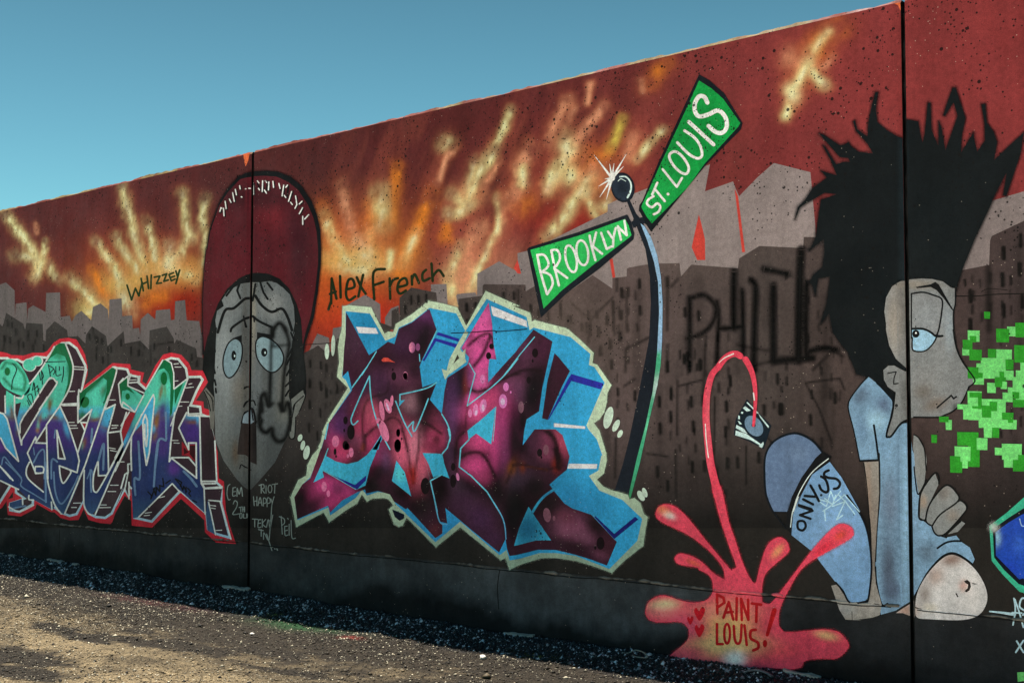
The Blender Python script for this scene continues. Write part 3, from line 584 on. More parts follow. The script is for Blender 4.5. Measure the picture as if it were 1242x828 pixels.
# ---- green tags
part('green_tag', [coat(lines(L5, '560,675 580,740;580,740 597,688;597,688 612,722 627,662;622,645 632,700;648,635 655,690;625,672 650,660;667,630 665,690;680,640 705,635;705,635 690,668;690,668 712,665;715,632 735,625;735,625 722,658;722,658 742,652;745,628 765,620;745,628 755,655;755,640 770,635;755,656 772,648;775,612 782,635;792,608 775,668', 2.3, False), (38, 58, 24), [], None)], WALL, 'small dark green tag sprayed beneath the left flames')
part('green_tag', [coat(lines(T1, '150,470 155,260;155,260 195,430;140,390 190,370;128,520 140,480 150,450;225,240 230,420;285,350 345,330 330,268 292,280 275,390 300,442 352,410;365,250 400,330 440,388;418,230 395,330 378,412;512,435 505,210 600,182;505,318 590,288;640,260 645,430;640,330 668,275 710,258;715,332 785,310 770,258 722,285 705,350 728,388 775,362;825,240 828,312;825,275 850,225 885,298;945,188 915,222 922,280 975,258;990,135 1000,282;1000,245 1050,190 1092,240', 3.3), (32, 44, 18), [], None)], WALL, 'wide dark green handwritten tag beneath the middle flames')

# ---- street lamp and street signs
level(5)
NAVY = (26, 32, 42)
pole = [coat([Poly(S2('345,505 375,505 430,620 470,665 500,720')+S4('320,80 355,180 378,300 388,450 385,650 375,828')+S5('378,0 360,120 310,330 260,560 205,765 190,755 120,705 165,560 200,420 250,180 285,0')+S4('310,650 320,450 314,300 290,150 240,20'))], NAVY, [], 8)]
LAMP = part('street_lamp', pole, WALL, 'painted bent street lamp with round dark globe and glint')
HB = S4('262,5 285,20 322,85 355,180 376,300 386,450 383,650 373,828')+S5('376,0 358,120 308,330 258,560 205,762 192,752 240,540 290,350 330,160 350,0')+S4('345,828 355,720 366,500 360,330 338,220 300,100')
part('pole_stripe', [coat([Poly(HB)], (136, 168, 200), [('fade', 423, 429, (70, 160, 125), 1), ('b', 797, 470, 6, 14, 0, (190, 235, 215), .9), ('b', 786, 520, 5, 12, 0, (120, 205, 170), .7), ('fade', 570, 606, (52, 120, 80), .9)], 2.5)], LAMP)
part('bracket', [coat([Poly(S2('385,685 430,655 500,640 545,680 560,750 500,700 470,695 405,738'))], NAVY)], LAMP)
GL = [coat([E(S2, 6.9, 315, 397, 99, 127, -12)], (24, 30, 40)), coat([E(S2, 6.9, 312, 395, 84, 110, -12)], (40, 50, 64), [('b', 755, 227, 6, 9, 0, (26, 34, 46), .9)], 2), coat([S(S2('290,308 340,308 378,350 385,400 375,440 355,480'), 2.4, taper=(.7, 1)), S(S2('275,345 300,325 340,345'), 1, taper=(.6, .8))], (190, 208, 228))]
part('globe', GL, LAMP)
rays_ = [coat([S([S2('225,320')[0], S2(e)[0]], 3.4, False, taper=(1, .12)) for e in ('75,125', '205,200', '242,195', '350,110', '322,220', '112,388', '122,478', '178,498', '165,325', '170,350')]+[E(S2, 6.9, 228, 318, 22, 24)], (250, 240, 232))]
part('glint', rays_, LAMP)
SG = part('street_sign', [coat([Poly(S1('116,310 130,296 480,188 835,60 862,110 887,195 880,240 640,445 400,625 216,800 208,760'))], (24, 30, 38))], WALL, 'green painted street sign reading BROOKLYN')
part('sign_face', [coat([Poly(S1('140,315 480,215 820,93 845,140 866,208 850,225 600,415 370,600 235,735 190,520'))], (40, 165, 84), [('b', 720, 290, 60, 30, -25, (52, 178, 96), .6)], 6)], SG)
part('lettering', [coat(lines(S1, '190,350 215,480 260,632;190,352 240,352 272,420 228,470;228,472 282,495 300,560 262,630;290,318 310,420 345,570;290,318 335,318 352,380 312,450;315,450 405,515;565,212 580,290 607,388;612,190 588,290;588,288 655,342;648,192 688,308;688,308 722,290;697,182 727,228;752,158 738,220 733,292;768,145 790,242;768,148 832,210;832,210 815,105', 2.9)+[S(ell(*S1('432,378')[0], 38/5.917, 98/5.917, -12), 2.8, False, True), S(ell(*S1('513,335')[0], 42/5.917, 90/5.917, -8), 2.8, False, True)], (228, 240, 255))], SG)
SL = part('street_sign', [coat([Poly(S3('540,72 630,125 750,230 905,480 890,535 600,828')+S2('590,722 553,768 520,720 450,585 455,545 480,510')+S3('195,820 420,330'))], (20, 26, 32))], WALL, 'green painted street sign reading ST. LOUIS')
part('sign_face', [coat([Poly(S3('540,125 640,188 740,275 885,480 868,510 590,815')+S2('860,395 560,697 515,640 470,560')+S3('222,815 430,370'))], (18, 140, 66), [('b', 800, 240, 30, 20, -50, (30, 158, 78), .7), ('b', 855, 150, 30, 20, -50, (12, 122, 56), .6)], 6)], SL)
part('lettering', [coat(lines(S2, '575,622 615,600 630,560 605,530 560,562 520,535 530,500 575,470;605,358 562,458;585,410 668,512;650,245 768,392;768,392 812,318', 2.9)+[S(ell(*S2('695,453')[0], 1.0, 1.0), 1.6, False, True), S(S2('720,108 765,100 825,150 868,230 850,282 800,270 740,212 706,145'), 3.2, True, True)]
     +lines(S3, '358,642 450,735 525,775 565,750 550,670 500,600 418,543', 3.4)+lines(S3, '455,470 662,660', 4.6, False)+[S(S3('610,310 585,262 540,258 505,320 510,390 545,425 620,408 700,375 760,430 772,510 735,560 680,555 620,505'), 5.2)], (210, 232, 255))], SL)
# ---- left letters
level(5)
CX = lambda t: PX(t)
out_red = PX('-14,426')+A1('0,250 60,262 120,285 240,290 330,262 440,262 475,245 540,160 600,122 690,112 770,130 830,230 855,280 882,400 882,480 845,595 1130,365 1242,372')+A2('150,210 160,265 290,295 270,385 310,410 350,330 400,230 480,115 560,95 660,115 740,200 765,270 880,275 930,390 880,470 810,575 885,585 890,650 948,670')+A4('950,60 1005,285 1028,400 1040,660 1090,690')+A6('1090,115 1110,400 1150,560 1212,738 1010,725 900,620 895,500 660,285 370,575 165,555 160,310 95,255 0,432')+A5('1130,600 1110,622 1000,610 890,580 842,470 790,580 700,585 610,560 550,505 510,500 370,420 355,470 210,545 80,530 65,375 132,360 132,300 20,460')+PX('-14,625')
out_wht = PX('-14,432')+A1('0,305 80,305 100,320 180,320 230,345 300,315 360,290 470,300 560,190 620,155 700,150 780,210 870,385 875,430 822,645 1135,400 1242,410')+A2('130,255 150,310 250,330 245,390 310,450 480,170 560,138 640,150 722,250 735,328 860,325 892,365 830,480 772,615 862,628 872,705 948,735')+A4('955,60 1003,285 1022,690 1078,745')+A6('1078,160 1075,330 1168,692 1020,652 922,600 905,440 655,222 370,527 240,498 178,485 163,195 147,178 140,290 95,210 0,380')+A5('1240,250 1135,522 1060,572 960,562 880,522 842,400 780,532 700,552 620,522 550,472 520,477 345,382 342,432 200,512 92,492 92,408 230,363 150,312 150,265 118,238 0,425')+PX('-14,615')
BLK = (62, 44, 54)
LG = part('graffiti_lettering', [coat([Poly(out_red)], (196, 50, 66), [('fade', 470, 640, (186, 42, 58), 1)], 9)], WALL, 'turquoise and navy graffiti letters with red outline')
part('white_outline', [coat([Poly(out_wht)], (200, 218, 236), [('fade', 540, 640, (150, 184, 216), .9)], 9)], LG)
# block sides: the white shape drawn in by a line's width
def inset(pts, d):
    p = np.array(pts); n = len(p); a = sum(p[i][0]*p[(i+1) % n][1]-p[(i+1) % n][0]*p[i][1] for i in range(n)); s = 1 if a > 0 else -1; o = []
    for i in range(n):
        e0, e1 = p[i]-p[i-1], p[(i+1) % n]-p[i]; e0, e1 = e0/max(np.hypot(*e0), 1e-6), e1/max(np.hypot(*e1), 1e-6)
        n0, n1 = np.array((-e0[1], e0[0]))*s, np.array((-e1[1], e1[0]))*s; m = n0+n1; k = max(m@m/2, .5)
        o.append(tuple(p[i]+d*m/k))
    return o
blkf = [('b', 100, 460, 18, 20, 0, (70, 48, 62), .6), ('b', 20, 560, 20, 14, 0, (48, 36, 40), .7), ('b', 140, 540, 12, 20, 0, (44, 32, 36), .8), ('b', 255, 540, 8, 30, 0, (40, 30, 34), .9), ('b', 200, 480, 20, 20, 0, (58, 46, 66), .6)]
hl = [(A1, '740,400 840,408;740,426 850,432;700,650 752,648', 1.1), (A3, '635,96 780,95', 1.6), (A3, '690,265 748,265;700,296 770,296;700,325 782,322;310,92 405,72;330,120 380,112;225,270 300,268;215,300 270,312;1100,40 1160,40;1125,295 1182,296;1122,325 1175,318;1100,520 1160,530;1110,545 1172,556;200,15 225,12;600,575 650,570', 1.0),
      (A5, '1110,232 1190,232;1085,295 1165,295;1000,430 1070,430;990,458 1112,455;740,412 812,410;720,455 770,455;300,160 392,155;610,95 645,92;960,178 1000,172', 1.0), (A4, '570,280 630,280;590,305 642,308;870,242 942,230;870,266 920,265;890,625 975,620;885,657 950,658;0,128 28,130;40,495 90,495;640,490 730,490', 1.0),
      (A6, '300,430 365,420;290,455 345,450;440,275 495,262;950,350 1010,358;965,378 1005,385;1010,603 1070,600', 1.0), (A2, '600,240 662,240;590,210 635,205;140,370 212,368;640,590 740,590;700,450 785,440;740,412 770,405;600,380 630,378;630,635 670,630', 1.0)]
part('letter_side', [coat([Poly(inset(out_wht, 2.9))], BLK, blkf, 6), coat([x for r, t, w_ in hl for x in lines(r, t, w_, False)], (206, 216, 232))], LG)
GRAD = [('v', [(396, (18, 112, 70)), (430, (70, 178, 150)), (440, (88, 196, 172)), (490, (86, 192, 172)), (499, (78, 164, 200)), (506, (98, 96, 110)), (512, (74, 54, 124)), (538, (66, 48, 118)), (552, (44, 56, 104)), (600, (42, 58, 106)), (625, (58, 88, 122)), (650, (60, 92, 126))])]
def sp(reg, x, y, rx, ry, ang, rgb, k, s=8.28): c = reg('%f,%f' % (x, y))[0]; return ('b', c[0], c[1], rx/s, ry/s, ang, rgb, k)
DG = (14, 108, 66); TQ = (88, 198, 174)
lf = GRAD+[sp(A1, 620, 220, 60, 60, 0, DG, .9), sp(A1, 700, 420, 26, 120, 0, DG, .9), sp(A1, 500, 260, 30, 60, 45, DG, .9), sp(A1, 590, 300, 50, 30, 20, (40, 140, 96), .7), sp(A1, 1130, 470, 40, 60, 20, DG, 1), sp(A1, 950, 590, 26, 130, 48, DG, .9), sp(A1, 1060, 640, 24, 90, 20, DG, .8), sp(A1, 850, 760, 45, 55, 20, DG, .9), sp(A1, 820, 690, 25, 60, 0, DG, .9),
     sp(A1, 1030, 640, 18, 50, 15, (96, 88, 50), .5), sp(A3, 830, 190, 40, 40, 0, DG, .9), sp(A1, 510, 780, 16, 60, 20, (90, 80, 48), .8), sp(A3, 500, 90, 20, 80, 0, (110, 84, 44), .9), sp(A3, 120, 160, 18, 70, -8, (116, 86, 50), .9), sp(A3, 560, 215, 70, 16, 15, (104, 76, 60), .9), sp(A3, 620, 180, 40, 60, 10, (78, 165, 212), .9), sp(A3, 670, 330, 26, 90, -14, (76, 160, 205), .9), sp(A3, 385, 300, 14, 60, 6, (120, 190, 170), .8), sp(A3, 380, 345, 20, 25, 0, (150, 90, 40), .8), sp(A3, 410, 220, 12, 70, 12, (130, 92, 60), .7),
     sp(A3, 450, 190, 30, 40, 20, (84, 186, 190), .9), sp(A3, 960, 180, 40, 50, 20, (84, 186, 176), .9), sp(A3, 960, 240, 50, 16, -10, (116, 84, 50), .8), sp(A3, 1080, 220, 55, 110, 15, (78, 168, 214), 1), sp(A3, 1050, 320, 60, 12, 20, (106, 80, 90), .7), sp(A3, 850, 470, 22, 60, 10, (126, 80, 50), .8), sp(A3, 830, 500, 12, 40, 10, (90, 150, 130), .6), sp(A3, 190, 250, 24, 100, 8, (76, 164, 210), .9), sp(A3, 175, 370, 16, 40, 0, (110, 80, 50), .6), sp(A3, 0, 520, 60, 40, 0, (96, 50, 130), .8),
     sp(A2, 480, 350, 35, 60, 0, DG, 1), sp(A2, 540, 260, 30, 110, -6, DG, .95), sp(A2, 400, 290, 20, 110, 35, DG, .9), sp(A2, 500, 210, 40, 40, 0, DG, .9), sp(A2, 460, 490, 20, 90, 10, (120, 88, 44), .9), sp(A2, 500, 480, 14, 70, 0, (100, 130, 70), .7), sp(A2, 470, 680, 50, 110, 12, (70, 52, 120), .95), sp(A2, 420, 760, 22, 90, 10, (132, 96, 44), .8), sp(A2, 530, 720, 16, 140, 0, (60, 118, 170), .9), sp(A2, 640, 470, 20, 80, 30, DG, .9), sp(A2, 680, 440, 60, 110, 32, (74, 180, 160), .5), sp(A4, 410, 120, 26, 60, 10, (140, 98, 40), .8), sp(A4, 385, 165, 20, 40, 0, (78, 166, 206), .8), sp(A4, 400, 240, 22, 50, 20, (126, 96, 50), .7),
     sp(A4, 240, 150, 40, 60, 20, (112, 72, 70), .7), sp(A4, 100, 280, 26, 120, 30, (78, 168, 210), .95), sp(A4, 220, 60, 30, 120, 28, (76, 184, 176), .9), sp(A4, 780, 100, 60, 18, 0, (126, 86, 40), .9), sp(A4, 770, 40, 70, 30, 0, (78, 164, 214), .95), sp(A4, 830, 60, 18, 60, 0, (78, 164, 214), .9), sp(A4, 770, 210, 60, 90, 0, (74, 44, 128), .9), sp(A4, 590, 560, 60, 70, 0, (96, 56, 140), .85), sp(A4, 480, 380, 60, 80, 0, (72, 50, 120), .8), sp(A4, 550, 340, 14, 140, 0, (60, 90, 150), .7)]
f1 = A1('0,390 40,345 110,325 190,370 260,470 300,570 300,640 250,690 180,680 60,620 0,545 -30,470')
f2 = A1('65,640 170,710 240,690 310,590 330,540 440,390 550,200 600,165 660,168 720,330 735,450 690,640 612,780')+A3('470,290 475,500 485,828')+A5('485,100 525,400 550,470 525,476 345,381 290,375 190,275 10,187')+PX('-14,578 -14,505')+A3('0,165 55,170')
f3 = A3('605,100 470,290 475,500 485,828')+A5('490,230 530,370 590,490 640,522 700,440 780,250 850,90')+A3('862,690 1060,140 1095,0')+A1('1172,440 1130,405 800,680')+A3('785,20 785,265 925,135 785,570 680,260')
f4 = A3('1162,85 1060,135 1000,280 860,690')+A5('850,100 845,400 880,500 920,532 970,480 1190,20')+A3('1242,562 1242,480 1095,770 1085,370')
f5 = A2('510,165 480,172 310,460 150,828')+A4('75,310 0,455 0,590 165,250 165,580')+A6('165,190 178,482 240,467 575,133 905,432 895,180 865,130')+A4('850,30 735,30 700,15 640,155 740,370 820,540 822,660 560,455 545,492 600,0')+A2('730,350 595,460 590,300 570,200')
f6 = A2('130,330 35,410 55,600 70,640 200,692 280,530 130,430')
f7 = A6('925,300 940,320 1010,650 925,602 912,440'); f8 = A5('95,410 232,368 235,430 105,470')
L0 = Level.z
for f in (f1, f2, f3, f4, f5, f6, f7, f8): Level.z = L0; part('letter_face', [coat([Poly(f, f is f1)], (44, 56, 104), lf+[('s', A2('60,560 120,440 230,560'), 2, 2, DG, .5), sp(A2, 70, 420, 40, 50, 0, DG, .9), sp(A2, 125, 535, 25, 32, 0, DG, .9), sp(A1, 75, 450, 24, 36, 0, DG, 1), ('s', A1('20,420 60,360 160,380 240,480 260,560 240,640 130,620 40,520'), 3, 1.2, DG, .85)], 1.7)], LG)
gsh = [A1('550,200 600,166 660,170 720,330 736,450 700,620 635,735 680,580 700,420 655,300 575,268 505,315 440,400'), A1('1135,405 1172,440 1120,620 1030,820 1075,640 1075,540 1040,515 960,580 870,670 830,760 800,828 800,665'), A2('510,165 480,172 400,300 370,350 440,268 490,252 540,305 556,420 548,740 572,700 591,470 587,300 565,200'), A2('130,330 35,410 56,600 72,480 120,468 200,512 130,430'), A2('595,470 680,405 620,560 600,620')]
L0 = Level.z
for o in gsh: Level.z = L0; part('green_shade', [coat([Poly(o)], (16, 104, 64), [('b', 65, 430, 20, 20, 0, (24, 124, 78), .5)], 4)], LG)
Level.z = L0
for o in (E(A1, 8.28, 855, 758, 42, 56, 14), E(A2, 8.28, 490, 355, 32, 66), E(A2, 8.28, 125, 535, 22, 32), E(A1, 8.28, 76, 450, 27, 40)): Level.z = L0; part('green_spot', [coat([o], (14, 104, 56))], LG)
# dark openings and blue fills inside the letters
cnt = [A1('540,520 565,570 550,610 400,828')+A3('480,10 222,445 220,480 205,370 205,280 240,210 390,0')+A1('330,790 480,545'), A3('465,310 372,455 462,470'), A3('578,355 592,620 655,632'), A5('600,42 710,85 690,150 640,210 610,150'), A5('300,0 360,110 440,112 440,300 290,170 268,80 275,20'), A5('985,20 990,140 1080,130 1000,270 960,300 940,260 950,120'), A3('160,80 215,65 175,220 150,150'), A3('810,250 920,165 900,245'), A4('570,470 735,455 815,545 815,645'), A4('860,40 945,45 1003,285 1018,690 875,690')]
wl = lines(A3, '605,100 470,290;470,290 475,500 485,828;605,100 680,260 780,560 800,650 778,768 600,700;362,410 280,572 350,742 362,778 440,770;360,470 465,474;362,410 370,455 465,308;575,345 590,625 658,632 575,345;1162,85 1060,135;1162,85 1085,370 1095,765;1085,370 1220,352;1095,0 1000,280 860,690 800,828;925,135 785,570;785,0 787,268 925,140;815,265 880,268;818,268 855,345;0,165 40,180 75,230 190,655 60,520 10,420;990,660 992,800 1075,795 1242,480;0,700 110,828;150,0 150,180 220,490 222,445 480,10;205,370 205,280 240,210 390,0;55,0 58,170;615,90 780,90', 1.9, False)
wl += lines(A1, '310,820 480,545 530,518 560,545 568,585 400,828;660,165 722,330 738,440 700,620 612,780 590,820;300,570 330,540 440,390 550,200;620,780 780,770;875,430 822,645 795,640 795,828;170,710 220,720 240,690;1135,405 1175,450 1060,828;1200,570 1242,520', 1.9)
wl += lines(A5, '0,40 70,110 135,185;10,187 190,275;360,45 435,50 435,105 360,105 360,45;480,0 485,200 550,420 620,520;600,38 712,85 690,150 640,212 612,150 600,38;300,0 268,80 290,170 440,300;850,80 845,400 880,500 920,530;860,30 655,515;985,0 945,130 940,260 960,300 1000,270 1150,0;1190,0 960,528;230,365 232,425;295,335 295,375 340,380;520,400 525,476;92,450 200,495 340,432', 1.9)
wl += lines(A4, '165,240 270,20;283,80 280,120 290,350 315,528 345,400 370,150 385,0;283,80 305,22 325,80 328,220 315,340 300,250 298,120;165,240 160,400 165,580;165,515 130,518 132,600 100,620 60,760;140,700 145,828;165,760 140,755;75,310 55,190 115,0;0,590 165,240;0,455 75,310;545,492 560,300 600,0;545,492 565,455 820,658;570,452 740,452 820,545;640,155 740,372 738,305 815,305 818,655;640,155 720,0;735,32 850,30 865,690;865,690 1020,690;735,0 735,32 945,38;865,690 900,760 1075,745;1003,285 1022,690;870,715 1010,712', 2.0, False)
wl += lines(A6, '905,440 895,180 865,130;900,185 1075,178;940,300 1055,310;940,320 1010,645;1055,310 1165,690;575,133 240,467;575,133 655,222;95,210 135,0;140,285 138,180', 1.7, False)
wl += lines(A2, '510,165 565,200 590,300 592,460;592,460 735,350;735,350 560,828;480,170 310,460;385,515 210,828;385,515 398,560 372,828;130,330 35,410 55,600 70,640;130,330 130,430 290,500;80,590 70,640 200,692 290,520;80,590 150,645 200,692;735,640 735,710 860,705;145,690 60,828;160,310 130,400;250,330 245,390 130,400', 1.6, False)
bl = [A2('385,520 250,760 215,828')+A4('175,215 275,110 283,80 290,350 315,525 350,350 378,0'), A3('-20,165 0,165 40,180 75,230 190,655 60,520 10,420 -20,410')]
ins = [coat([Poly(c) for c in cnt], BLK, blkf, 5), coat([Poly(A3('815,265 880,268 855,345')), Poly(A4('115,0 60,190 80,300 205,0')), Poly(A4('670,290 740,375 745,320 812,320 812,500 735,440 670,430'))], (150, 34, 48)), coat([Poly(A4('690,350 740,400 690,420')), Poly(A4('748,330 805,330 800,480 750,420'))], (60, 16, 24)), coat([Poly(b) for b in bl], (74, 166, 218), [sp(A4, 350, 100, 30, 80, 0, (86, 180, 226), .7), sp(A3, 120, 560, 40, 60, 60, (60, 150, 205), .6)], 3), coat([E(A1, 8.28, 300, 385, 72, 66, 20), E(A1, 8.28, 382, 345, 56, 54)], (204, 224, 238)), coat([E(A1, 8.28, 298, 385, 62, 58, 20), E(A1, 8.28, 378, 347, 46, 46)], TQ, [], None),
       coat([S(x, w_) for x, w_ in ((A3('20,690 45,610 120,700 220,820'), 1.6), (A3('340,670 400,560 450,560 450,828'), 2), (A3('520,828 525,640 580,660'), 2.2), (A3('880,828 920,740 940,828'), 1.6), (A3('1040,740 1045,480 990,660'), 2.6), (A3('920,470 930,330'), 2.6), (A4('235,290 250,650 195,660 205,828'), 2.6), (A4('510,280 430,300 390,740'), 2.6), (A4('440,310 405,600'), .9), (A4('690,590 760,660 820,740'), 3), (A5('60,0 215,160 215,240 340,320 470,400'), 1.6), (A5('545,100 560,300 625,420 740,250 790,140'), 2), (A5('910,80 920,300'), 2), (A5('460,0 465,400'), 2.4), (A3('560,340 550,420'), 1.6), (A3('340,520 350,590'), 1.4), (A4('510,0 515,270'), 2.4), (A5('115,470 180,455 260,440'), 2))], (104, 130, 164)),
       coat(wl, (204, 226, 255))]
part('inner_outline', ins, LG)
tagc = lines(A1, '130,370 170,430 130,540 120,630;460,355 660,350;330,640 345,560 360,690;345,630 375,600;380,590 400,690;375,650 400,620;420,440 430,580;425,450 440,500 420,530;400,460 410,540;490,380 510,500;490,390 540,420 510,460;540,420 555,450 540,480;565,400 570,490 620,480;600,400 600,440;640,400 640,480 625,555;280,740 300,790;320,780 280,700 320,680 340,760', 1.1)
L0 = Level.z
part('handwriting', [coat(tagc, (16, 22, 22))], LG); Level.z = L0
part('handwriting', [coat(lines(A6, '330,215 365,250;400,175 360,285;385,185 410,250;410,250 415,170;415,170 450,215;450,215 450,150;445,150 490,165;490,165 480,80;510,130 555,100;605,85 660,150;620,90 670,120 655,160;660,150 680,200;680,200 690,160;690,160 720,215;715,170 710,225;730,180 760,210 740,230 760,260;780,300 820,320', 1.6, False), (16, 18, 22))], LG)

# ---- hooded face with the red cap
level(5)
cap = F2('45,828 40,500 55,200 75,0')+F1('80,828 90,760 110,630 190,400 270,260 380,140 480,95 620,88 740,95 860,140 960,220 1060,370 1110,500 1140,640 1148,828')+F2('1148,0 1145,150 1120,400 1080,650 1020,828')+F3('1000,200 985,290 960,360 100,360 45,300')
FACE = part('painted_head', [coat([Poly(cap)], (12, 14, 18))], WALL, 'painted long grey face with worried eyes beneath red cap')
capi = F2('52,828 48,500 62,200 82,0')+F1('88,828 98,760 120,640 200,410 285,280 395,165 490,140 620,133 735,142 840,190 930,260 1020,395 1075,520 1105,650 1120,828')+F2('1118,0 1118,150 1092,400 1050,640 1000,800')+F3('960,300 900,360 120,360 60,300')
part('red_cap', [coat([Poly(capi)], (84, 26, 36), [('b', 270, 330, 22, 60, 0, (92, 28, 38), .8), ('b', 330, 260, 26, 20, 0, (104, 30, 40), .8), ('b', 312, 240, 50, 14, 0, (54, 20, 28), .8), ('b', 362, 320, 10, 60, 0, (62, 24, 34), .7), ('b', 360, 280, 14, 50, -15, (58, 22, 32), .7), ('b', 340, 380, 50, 30, 0, (96, 28, 40), .6)], 4),
      coat([S([(x+1.3, y+.8) for x, y in F1(t)], 2.2, False) for t in '205,470 215,430;240,435 245,505;255,370 265,440;295,350 310,380;325,290 340,370;350,260 360,310;390,225 395,255;515,200 518,305;545,200 585,265;600,180 600,280;630,270 640,180;660,190 658,265;700,185 705,240;745,205 765,260;800,220 785,320;835,220 820,330;875,280 845,370;910,320 920,400 905,435;970,370 945,395;975,430 945,485;975,510 975,585'.split(';')], (18, 10, 14)),
      coat([S(F1(t), 1.5, False) for t in '205,470 215,430;215,430 225,435;240,435 245,505;255,370 265,440;295,350 310,380;325,290 340,370;350,260 360,310;390,225 395,255;405,328 412,332;444,255 449,255;470,248 476,248;516,200 518,305;555,180 570,200;565,250 575,265;604,180 600,280;620,265 640,295;630,180 642,195;662,190 658,265;700,185 705,240;755,205 766,250;800,220 785,320;835,220 820,240;805,315 820,335;873,280 845,370;865,380 880,400;910,320 922,400 905,435;970,370 945,395;975,430 945,485;977,510 977,585;1032,495 995,535'.split(';')], (226, 226, 230))], FACE)
hair = F2('100,828 130,680 190,520 270,390 380,290 480,240 560,235 660,245 760,290 850,380 920,520 960,660 975,828')+F3('970,100 980,250 1005,450 1012,560 1000,680 960,780 870,880')+F4('840,50 200,50')+F3('150,828 60,640 100,560 45,450 55,300 100,100')
ears = [F3('870,720 980,630 985,660 1002,690 950,828')+F4('912,120 900,300 872,322 852,290 870,150 880,50'), F3('60,640 80,612 150,700 160,828')+F4('150,232 122,230 100,0')]
part('black_hair', [coat([Poly(hair)], (18, 20, 21), [('b', 362, 450, 10, 40, 0, (30, 32, 34), .8)], 5)], FACE)
part('ear', [coat([Poly(ears[0])], (112, 114, 112)), coat(lines(F3, '985,690 900,770 890,828;865,720 985,628 1003,690 950,828', 1.3)+lines(F4, '912,120 902,300 872,322 850,292 870,150;905,0 880,120 865,250', 1.3), (14, 15, 17))], FACE)
part('ear', [coat([Poly(ears[1])], (112, 110, 106)), coat(lines(F3, '62,650 100,740 120,828;75,640 135,720 145,828', 1.3), (14, 15, 17))], FACE)
facep = F2('225,490 290,400 380,330 450,310 560,310 660,310 760,340 860,440 897,560 905,700 882,828')+F3('905,90 880,180 850,420 850,700 870,760')+F4('890,60 870,150 850,280 800,370 720,540 600,680 500,790 462,802 360,690 240,520 165,330 160,0')+F3('158,700 150,600 160,450 172,150 178,60')+F2('180,790 165,680 182,590 245,545')
FF = [('b', 272, 440, 16, 60, 0, (146, 151, 155), .95), ('b', 268, 520, 14, 50, 0, (120, 124, 126), .9), ('b', 290, 475, 10, 25, 0, (110, 98, 84), .5), ('b', 330, 370, 16, 16, 0, (134, 136, 138), .8), ('b', 297, 430, 4, 120, 0, (70, 64, 58), .6), ('b', 307, 390, 4, 50, 0, (150, 142, 130), .7), ('b', 345, 470, 10, 30, 0, (116, 112, 106), .6), ('b', 335, 540, 16, 40, 0, (80, 83, 85), .85), ('b', 282, 365, 12, 20, 0, (130, 134, 137), .7), ('b', 322, 440, 6, 50, 0, (78, 78, 78), .6), ('b', 290, 555, 30, 30, 0, (84, 82, 78), .7), ('b', 305, 590, 24, 18, 0, (70, 72, 72), .8), ('b', 286, 548, 4, 14, 0, (92, 70, 48), .6), ('b', 345, 500, 12, 14, 0, (112, 112, 108), .7), ('fade', 575, 600, (62, 62, 62), .6)]
sf = [(F3('690,60 680,250 680,450 668,780'), 2.6), (F2('700,828 712,760 745,712 780,712 820,770'), 2.6), (F3('810,60 845,160 850,240 815,420 800,560 785,828'), 2.4), (F3('600,828 590,740 600,690 625,670 640,720 655,770'), 3), (F4('590,0 572,130 590,230 640,262 690,228 700,290 745,345 810,325 845,240 865,120 850,0'), 3), (F4('765,0 785,50'), 3), (F4('580,130 600,150 590,180'), 2), (F3('600,235 860,215'), 1.2), (F3('810,828 830,750 850,760'), 2), (F3('660,780 700,760'), 2)]
part('grey_skin', [coat([Poly(facep)], (100, 105, 109), FF+[('s', smooth(p, 4) if len(p) > 2 else p, w_*2.1, 2.0, (7, 7, 8), 1.) for p, w_ in sf], 1.6)], FACE)
eyl = [('h', [(270, (128, 150, 162)), (300, (136, 158, 168)), (345, (120, 142, 152))]), ('s', F3('690,100 685,250 682,450'), 4.6, 2.0, (24, 26, 28), .9), ('s', F3('720,170 700,230 790,230 800,200'), 4, 2, (24, 26, 28), .9)]
eye1 = F3('350,165 400,200 410,290 390,390 350,470 300,515 265,490 245,420 250,320 290,210'); eye2 = F3('555,180 600,145 660,160 720,200 770,260 795,330 780,400 720,460 660,455 600,400 560,330 548,250')
def eye(pts, lid, px_, py_, rx, ry): return [coat([S(smooth(pts, 4, True), 3.6, False, True), Poly(F3(lid))], (14, 15, 18)), coat([Poly(pts, True)], (130, 152, 162), eyl, 1.7), coat([E(F3, 7.667, px_, py_, rx, ry)], (16, 19, 22)), coat([E(F3, 7.667, px_+8, py_+3, 7, 12)], (190, 204, 208))]
part('eye', eye(eye1, '310,158 412,124 412,205 350,150', 338, 315, 22, 46), FACE); part('eye', eye(eye2, '554,98 692,122 686,175 600,138 553,180', 622, 285, 29, 40), FACE)
fr = lines(F2, '190,790 255,590 340,565 440,480 490,475;540,450 600,540 690,600 785,570 840,650 880,770', 3.3)+lines(F2, '310,780 330,740 440,665 485,645;515,640 580,690 692,742', 2.9)+lines(F2, '270,450 345,350;400,475 370,400 400,320;515,495 540,340;655,482 615,420 580,310;700,395 650,330;790,360 700,290', 2.5, False)+lines(F2, '430,640 450,740;525,640 530,690', 2, False)+lines(F3, '435,622 452,605 472,605;430,790 455,740 490,745;500,735 525,735 540,775', 1.8)+lines(F3, '870,100 900,180;880,250 840,330;880,300 830,400;860,440 830,500;860,560 820,600;850,640 820,690;170,90 175,60;160,240 165,280;150,420 165,480;160,540 172,590;170,620 175,660', 2.2, False)+[Poly(F2('245,545 210,500 190,540 200,560')), Poly(F2('270,390 380,300 480,255 560,250 660,262 760,330 700,310 590,325 480,325 400,340 330,380'))]
part('brow_line', [coat(fr, (16, 17, 19))], FACE)
